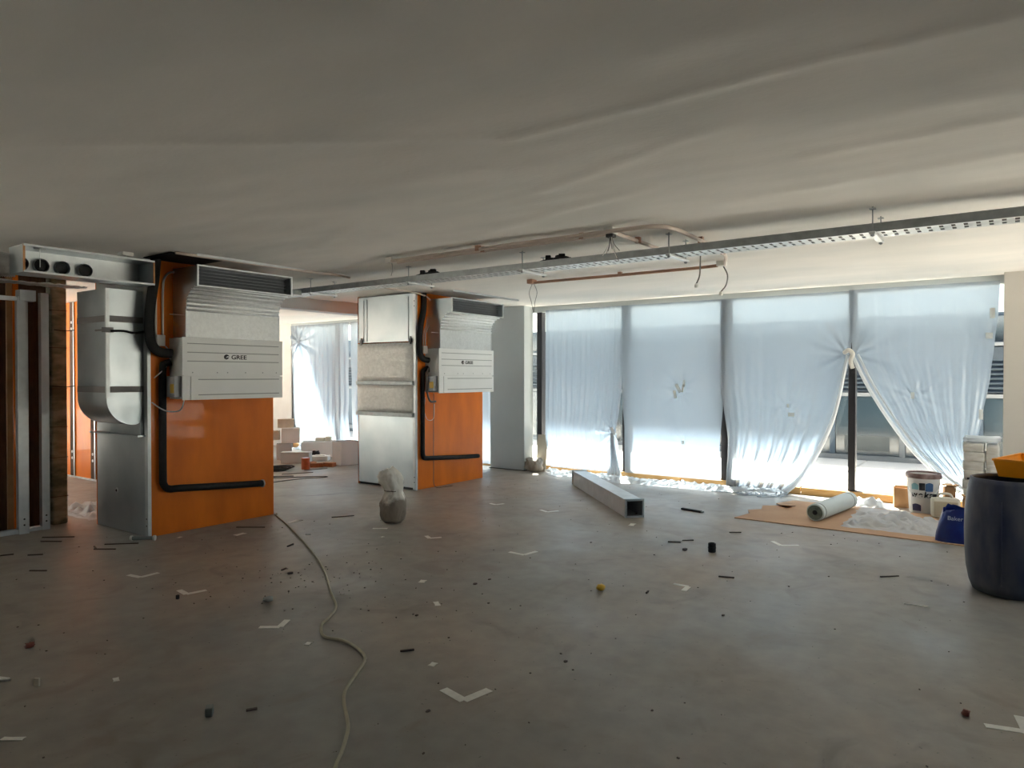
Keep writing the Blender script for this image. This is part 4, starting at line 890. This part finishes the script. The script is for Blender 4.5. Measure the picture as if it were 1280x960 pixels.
# ---- white sack standing on the floor
wsx, wsy = 5.50, 5.55
wk = root('white_sack', (wsx, wsy, 0)); tag(wk, 'half filled white plastic sack standing alone on the concrete', 'sack')
def sackfn(u, v):
    a = 2*math.pi*u; c, s = math.cos(a), math.sin(a)
    prof_ = [(0, .10), (.03, .135), (.10, .155), (.20, .15), (.26, .13), (.33, .108), (.40, .125), (.47, .14), (.53, .135), (.57, .09), (.60, .045)]
    z = .58*v; k_ = .7+.5*min(1, max(0, (z-.2)/.2)); cr = k_*(.26*nz3(c*1.6+2, s*1.6, z*6)+.20*abs(nz3(c*3.0, s*3.0, z*10+3))-.05)+.09*abs(nz3(c*5, s*5, z*20))
    r = lerp_list(prof_, z)*(1+cr)
    t = max(0, z-.36)/.22; lx, ly = -.583*.07*t, .8125*.07*t        # the mouth flops over to one side
    return (wsx+c*r*.9+lx, wsy+s*r*.9+ly, z*(1-.02*t)+.03*t*(s*-.81+c*.58)+.03*nz3(c*2.5, s*2.5, 9)*t)
MB().grid(sackfn, 60, 52).build('sack_body', 'sack', wk, smooth=True)
def mouth(u, v):
    p = Vector(sackfn(u, 1)); c_ = Vector((wsx-.583*.08, wsy+.8125*.08, .54)); return tuple(p.lerp(c_, v)+Vector((0, 0, .02*nz3(u*6, v*4, 3))))
MB().grid(mouth, 40, 8).build('folded_mouth', 'bag_white', wk, smooth=True)
nk = [sackfn(k/24, .60) for k in range(25)]
MB().tube(nk[3:17], .005, 5).build('tie_string', 'wood_dark', wk)
# ---- spool with white ends by the column foot
sp = root('dumbbell_spool', (3.50, 6.94, .024), R(-50)); tag(sp, 'grey spool with white ends lying at the foot of the near column', 'spool')
MB().tube([(-.10, 0, 0), (.10, 0, 0)], .018, 12).build('barrel', 'grey_bit', sp, local=True, smooth=2)
for x in (-.115, .10): MB().tube([(x, 0, 0), (x+.018, 0, 0)], .026, 16).build('end_cap', 'plastic_white', sp, local=True, smooth=2)
sp.location = (3.44, 6.88, .026)

# ---- extension cable
CP = [(4.995, 6.93), (4.937, 6.86), (4.669, 6.282), (4.189, 5.34), (3.821, 4.685), (3.43, 4.115), (3.215, 3.799), (3.025, 3.655), (2.924, 3.594), (2.806, 3.428), (2.826, 3.268), (2.781, 3.079), (2.703, 2.953), (2.545, 2.849), (2.384, 2.747), (2.292, 2.653), (2.193, 2.517), (2.121, 2.429), (1.994, 2.318), (1.896, 2.244), (1.75, 2.11), (1.6, 1.9)]
tag(MB().tube(curve([(x, y, .0095) for x, y in CP], 8), .009, 8).build('extension_cable', 'cable_cream', smooth=True), 'cream extension cable snaking across the concrete floor', 'cable')

# ================================================================== FOAM AND BOX PILE IN THE FAR CORNER
def openbox(name, c, s, rz, m, label, cat='box', z=0, t=.018, closed=False, group='packaging pile by the far glazing'):
    r = root(name, (c[0], c[1], z), rz); tag(r, label, cat, group)
    sx, sy, sz = s
    for q in ((-sx/2, -sy/2, 0, sx/2, -sy/2+t, sz), (-sx/2, sy/2-t, 0, sx/2, sy/2, sz), (-sx/2, -sy/2+t, 0, -sx/2+t, sy/2-t, sz), (sx/2-t, -sy/2+t, 0, sx/2, sy/2-t, sz)):
        MB().box(*q).build('wall', m, r, local=True, bevel=.004)
    MB().box(-sx/2+t, -sy/2+t, 0, sx/2-t, sy/2-t, t).build('base', m, r, local=True)
    if closed: MB().box(-sx/2-.004, -sy/2-.004, sz, sx/2+.004, sy/2+.004, sz+.03).build('lid', m, r, local=True, bevel=.005)
    return r
VZ = math.atan2(-.8125, .583)                 # across the line of sight of the entrance
openbox('grey_carton', (8.62, 9.88), (.40, .36, .42), R(-14), 'box_grey', 'open grey carton standing apart from the foam pile', z=0)
openbox('foam_tray', (9.12, 11.28), (.66, .40, .30), R(-40), 'foam_white', 'large white foam tray with a dark lump inside', z=0, t=.03)
openbox('foam_box', (8.55, 11.42), (.34, .30, .26), R(-35), 'foam_white', 'square white foam box stacked in the pile, carrying a smaller one', z=.31, closed=True)
openbox('foam_box', (8.50, 11.50), (.30, .20, .16), R(-35), 'foam_beige', 'small foam box on top of the pile with an open side', z=.605)
openbox('foam_box', (8.28, 11.60), (.26, .22, .17), R(-40), 'foam_beige', 'beige foam box on the pile beside the square white one', z=.375)
openbox('foam_box', (8.18, 11.72), (.30, .30, .34), R(-30), 'foam_white', 'tall white foam box at the pile edge nearest the near column', z=0, closed=True)
openbox('grey_carton', (8.44, 11.46), (.28, .22, .30), R(-40), 'box_grey', 'grey carton wedged under the square white foam box', z=0)
openbox('long_box', (8.22, 10.80), (.52, .20, .17), VZ, 'box_grey', 'long low grey box lying in front of the foam tray', z=0, closed=True)
r = root('foam_slab', (8.70, 10.72, 0), VZ); tag(r, 'low white foam slab lying beside the long grey box', 'foam', 'packaging pile by the far glazing')
MB().box(-.17, -.10, 0, .17, .10, .09).build('slab', 'foam_white', r, local=True, bevel=.01); MB().box(-.10, -.05, .09, .10, .05, .105).build('raised_pad', 'foam_white', r, local=True, bevel=.006)
r = root('foam_offcut', (9.16, 11.28, .32), VZ); tag(r, 'beige foam offcut lying on the rim of the large foam tray', 'foam', 'packaging pile by the far glazing')
MB().box(-.09, -.06, 0, .09, .06, .07).build('slab', 'foam_beige', r, local=True, bevel=.01); MB().box(.10, -.06, 0, .22, .05, .09).build('broken_piece', 'foam_beige', r, local=True, bevel=.012)
r.location.z = .302
cn = root('orange_can', (7.72, 9.90, 0)); tag(cn, 'orange tin can standing in front of the long grey box', 'can')
MB().lathe([(.066, 0), (.07, .004), (.07, .19), (.066, .195), (.06, .19), (0, .19)], (7.72, 9.90, 0), 24).build('body', 'orange_can', cn, smooth=2)
MB().lathe([(.0, .19), (.055, .191), (.055, .197), (0, .197)], (7.72, 9.90, 0), 24).build('lid', 'steel_edge', cn, smooth=2)
for k, (x, y, rz, lb) in enumerate(((8.02, 9.98, .3, 'broken orange brick lying flat beside the orange can'), (8.20, 9.86, -.4, 'orange brick lying across beside the grey carton'), (8.03, 10.18, .9, 'orange brick half lying behind the broken one'))):
    o = MB().obox((x, y, .036), (.22, .11, .07), rz=rz+VZ).build('brick', 'brick', bevel=.006); tag(o, lb, 'brick', 'bricks by the foam pile')
o = lump(8.98, 11.18, .12, .10, .07, .05, .4, 51, pw=.7).build('dark_cloth', 'black_bit', smooth=True); o.location.z = .035; tag(o, 'dark crumpled cloth inside the large foam tray', 'cloth')
cl = MB()
for k in range(4): cl.tube(curve([(7.30+.16*(1+.2*k)*math.cos(a*.7)+.03*k, 10.16+.20*math.sin(a*.7), .014+.012*k) for a in range(10)], 5), .010, 6)
tag(cl.build('black_cable_coil', 'black_foam', smooth=True), 'black cable coil on the floor behind the near column', 'cable')
for k, (pts, lb) in enumerate((([(6.40, 9.05), (6.9, 9.0), (7.25, 8.84), (7.32, 8.92), (7.0, 9.2), (6.6, 9.5)], 'thin dark cable lying in a long flat loop behind the columns'), ([(6.5, 9.4), (6.9, 9.5), (7.05, 9.35), (6.7, 9.7)], 'short dark cable lying beside the long flat loop'))):
    tag(MB().tube(curve([(x, y, .007) for x, y in pts]), .006, 6).build('floor_cable', 'cable_grey', smooth=True), lb, 'cable')

# ================================================================== SMALL DEBRIS
def vmark(x, y, a, rz, wd, ang, k):           # two strips of paper tape forming an angle
    r = root('tape_mark', (x, y, 0), rz); tag(r, k, 'tape mark', 'tape marks on the floor')
    MB().obox((a/2*math.cos(ang/2), a/2*math.sin(ang/2), .0012), (a, wd, .0014), rz=ang/2).build('strip', 'tape_paper', r, local=True)
    MB().obox((a/2*math.cos(ang/2), -a/2*math.sin(ang/2), .0020), (a, wd, .0014), rz=-ang/2).build('strip', 'tape_paper', r, local=True)
G_ = 'pale folded strip of tape forming an angle on the bare concrete'
vmark(2.66, 2.20, .17, th-R(2), .050, R(88), 'large white tape angle beside the cream extension cable')
for (x, y, a, rz, lb) in ((2.80, 5.64, .15, .9, 'white tape angle left of the cable near the plywood column'), (2.78, 4.93, .14, .6, 'white tape angle touched by a tiny black block'), (2.76, 3.80, .13, 1.4, 'white tape angle beside the tightest bend of the cable'), (5.136, 4.683, .12, .2, 'white tape angle in front of the white sack'), (5.15, 3.56, .17, .7, 'white tape angle between the sack and the yellow wrapper'), (6.85, 1.79, .17, -.1, 'white tape angle beside the cardboard sheet'), (5.10, 2.01, .12, 2.4, 'white tape angle close to the yellow wrapper'), (3.90, -.05, .16, 1.0, 'white tape angle beside the dull red scrap'), (6.942, 4.47, .15, .3, 'white tape angle close to the square duct'), (6.961, 5.237, .12, .5, 'white tape angle between the far plywood column and the square duct')):
    vmark(x, y, a, rz, .042, R(95), lb)
def scrap(x, y, sx, sy, rz, m, label, cat, group, sz=.003, tilt=0):
    poly = [(-.5, -.5), (.15, -.42), (.5, -.5), (.46, .12), (.5, .5), (-.1, .40), (-.47, .5)]
    c, s = math.cos(rz), math.sin(rz)
    m_ = MB().prism_z([(x+(px*sx*c-py*sy*s), y+(px*sx*s+py*sy*c)) for px, py in poly], .001, .001+sz)
    o = m_.build('paper_scrap' if 'paper' in m or m == 'plastic_white' else 'debris_piece', m); tag(o, label, cat, group); return o
SCR = {(6.875, 3.343): 'torn white paper scrap at the open end of the square duct', (5.157, 5.40): 'pale paper strip lying at the foot of the white sack', (4.15, 6.358): 'torn paper scrap before the near plywood panel', (4.864, 6.432): 'torn paper scrap where the cream cable meets the column', (6.2, 6.15): 'pale paper strip before the far steel panels', (3.72, 6.72): 'tiny paper scrap close to the grey spool', (2.683, 3.423): 'small paper scrap inside the cable bend', (1.218, 3.58): 'thin pale paper strip on the dark concrete near the white blade'}
for (x, y, sx, sy, rz) in ((6.875, 3.343, .12, .06, .2), (5.157, 5.40, .16, .05, VZ), (4.15, 6.358, .12, .06, .1), (4.864, 6.432, .16, .08, .3), (4.021, 3.742, .07, .05, .4), (3.683, 3.291, .09, .04, .9), (2.892, 2.614, .05, .04, .2), (1.218, 3.58, .10, .03, VZ), (2.683, 3.423, .045, .035, .4), (1.775, 3.838, .05, .03, 1.2), (6.2, 6.15, .16, .05, VZ), (3.72, 6.72, .05, .03, .4), (4.55, 5.8, .06, .05, 1), (4.9, 5.1, .04, .03, 0)):
    scrap(x, y, sx, sy, rz, 'tape_paper', SCR.get((x, y), 'small torn white paper scrap lying flat on the bare concrete'), 'paper', 'paper scraps on the floor')
def stick(x, y, L, rz, m, label, wd=.012, cat='stick', group='splinters on the floor'):
    o = MB().obox((x, y, wd*.4+.0005), (L, wd, wd*.8), rz=rz).build('wood_splinter' if m == 'wood_dark' else 'debris_stick', m); tag(o, label, cat, group)
for (x, y, L, rz) in ((2.949, 2.865, .08, VZ+.3), (5.507, 1.856, .12, VZ-.3), (6.384, 2.657, .12, VZ-.2), (6.523, 2.576, .11, VZ+.1), (7.138, 2.316, .12, VZ), (3.059, 6.813, .20, VZ), (3.035, 6.949, .12, VZ-.9), (3.019, 7.693, .30, VZ+.1), (3.25, 6.90, .30, VZ+.15), (2.9, 7.55, .20, VZ), (2.6, 7.1, .12, VZ+.2), (2.45, 7.3, .10, VZ+.5), (2.4, 6.5, .14, VZ), (4.15, 5.55, .10, .4), (7.295, 9.558, .5, VZ+.5), (7.79, 9.711, .4, VZ+.6), (1.99, 2.96, .05, VZ+.4), (4.4, 6.55, .3, VZ), (3.6, 4.9, .06, .3), (5.35, 6.2, .25, VZ+.4), (4.78, 2.2, .05, .2)):
    stick(x, y, L, rz, 'wood_dark', {(7.295, 9.558): 'long dark splinter beside the black cable coil', (7.79, 9.711): 'long dark splinter beside the orange can', (4.4, 6.55): 'dark splinter lying before the near plywood panel', (5.35, 6.2): 'dark splinter lying between the column and the white sack', (3.019, 7.693): 'long dark splinter before the stud frame', (3.25, 6.90): 'long dark splinter beside the grey spool'}.get((x, y), 'thin dark splinter lying on the bare concrete'))
stick(5.607, .55, .16, VZ-.5, 'tape_paper', 'thin pale straw lying near the blue drum', .006)
stick(6.287, .807, .16, VZ+.15, 'wood_dark', 'dark twig with a thick end lying before the blue drum', .010)
bar = root('metal_bar', (7.985, 3.11, 0), math.atan2(2.976-3.234, 7.954-8.011)); tag(bar, 'short black metal bar lying near the cardboard sheet', 'bar')
MB().box(-.135, -.02, .0, .135, .02, .022).build('bar', 'black_bit', bar, local=True, bevel=.002); MB().box(.135, -.018, .002, .16, .018, .020).build('worn_end', 'grey_bit', bar, local=True, bevel=.002)
pk = root('black_coupling', (6.234, 2.234, 0)); tag(pk, 'short black plastic pipe coupling standing on the concrete floor', 'coupling')
MB().lathe([(.030, 0), (.034, .004), (.034, .078), (.030, .082), (.024, .082), (.024, .01), (0, .01)], (6.234, 2.234, 0), 24).build('sleeve', 'black_bit', pk, smooth=2)
MB().lathe([(.0345, .034), (.037, .037), (.037, .045), (.0345, .048)], (6.234, 2.234, 0), 24).build('collar_ring', 'black_bit', pk, smooth=2)
def bit(x, y, r_, m, label, cat='debris', seed=1, sq=.6):
    o = lump(x, y, r_*sq+.001, r_, r_*.75, r_*sq, .5, seed, 12, 8, .8).build('debris_bit', m, smooth=True); tag(o, label, cat, 'small bits on the floor'); return o
bit(4.631, 2.506, .036, 'yellow_bit', 'crumpled yellow wrapper lying on the concrete', 'wrapper', 3); bit(1.689, 4.704, .026, 'red_bit', 'red wrapper scrap on the dark concrete left of the cable', 'wrapper', 4)
bit(3.916, .181, .022, 'red_bit', 'dull red scrap on the concrete near the dried spill', 'wrapper', 5)
o = MB().obox((1.846, 3.08, .022), (.05, .035, .042), rz=.9).build('debris_block', 'grey_bit', bevel=.006); tag(o, 'small grey block on the dark concrete left of the cable', 'block')
o = MB().obox((2.68, 4.872, .016), (.02, .02, .03), rz=.5).build('debris_block', 'black_bit', bevel=.003); tag(o, 'tiny black block touching a tape angle', 'block')
o = MB().obox((1.50, 4.09, .022), (.012, .03, .042), rz=.5).build('debris_block', 'jug', bevel=.002); tag(o, 'tiny upright pale chip on the dark concrete', 'block')
o = lump(3.025, 4.299, .018, .035, .025, .017, .5, 8, 14, 8, .7).build('debris_bit', 'grey_bit', smooth=True); tag(o, 'bluish grey lump lying left of the cream cable', 'debris')
for k, (x, y, r_) in enumerate(((2.47, 2.264, .02), (3.349, 2.033, .022), (4.195, 3.356, .03), (4.36, 3.343, .022), (3.421, 3.235, .02), (4.611, 1.575, .02), (6.146, 2.457, .045), (7.42, 3.55, .035), (3.55, 4.75, .04), (6.0, 1.2, .015), (3.9, 3.0, .018), (5.9, 3.3, .02), (3.1, 1.4, .014))):
    bit(x, y, r_*.62, 'wood_dark', 'small dark crumb lying on the bare concrete', 'debris', 60+k, .35)
tl = root('white_tool', (1.38, 4.39, 0), R(-60)); tag(tl, 'white plastic blade end lying at the left of the cream cable', 'tool')
MB().prism_z([(-.20, -.035), (.06, -.03), (.12, -.012), (.135, .0), (.12, .012), (.06, .02), (-.20, .02)], .002, .014).build('blade', 'plastic_white', tl, local=True, bevel=.003); MB().box(-.20, -.012, .014, .03, .0, .020).build('ridge', 'plastic_white', tl, local=True)
# grit nobody could count
g = MB()
for k in range(420):
    x, y = random.uniform(1.2, 9.2), random.uniform(.2, 7.6)
    if (3.4 < x < 9 and y > 6.7) or (x > 7.7 and y < 2.7): continue
    if random.random() < .35: x, y = random.gauss(3.5, .45), random.gauss(4.4, .6)
    s_ = random.uniform(.002, .006); g.obox((x, y, s_*.4), (s_*2, s_*1.3, s_*.8), rz=random.random()*3)
go = g.build('floor_grit', 'wood_dark', kind='stuff'); tag(go, 'fine dark grit and crumbs scattered over the concrete floor', 'grit', kind='stuff')
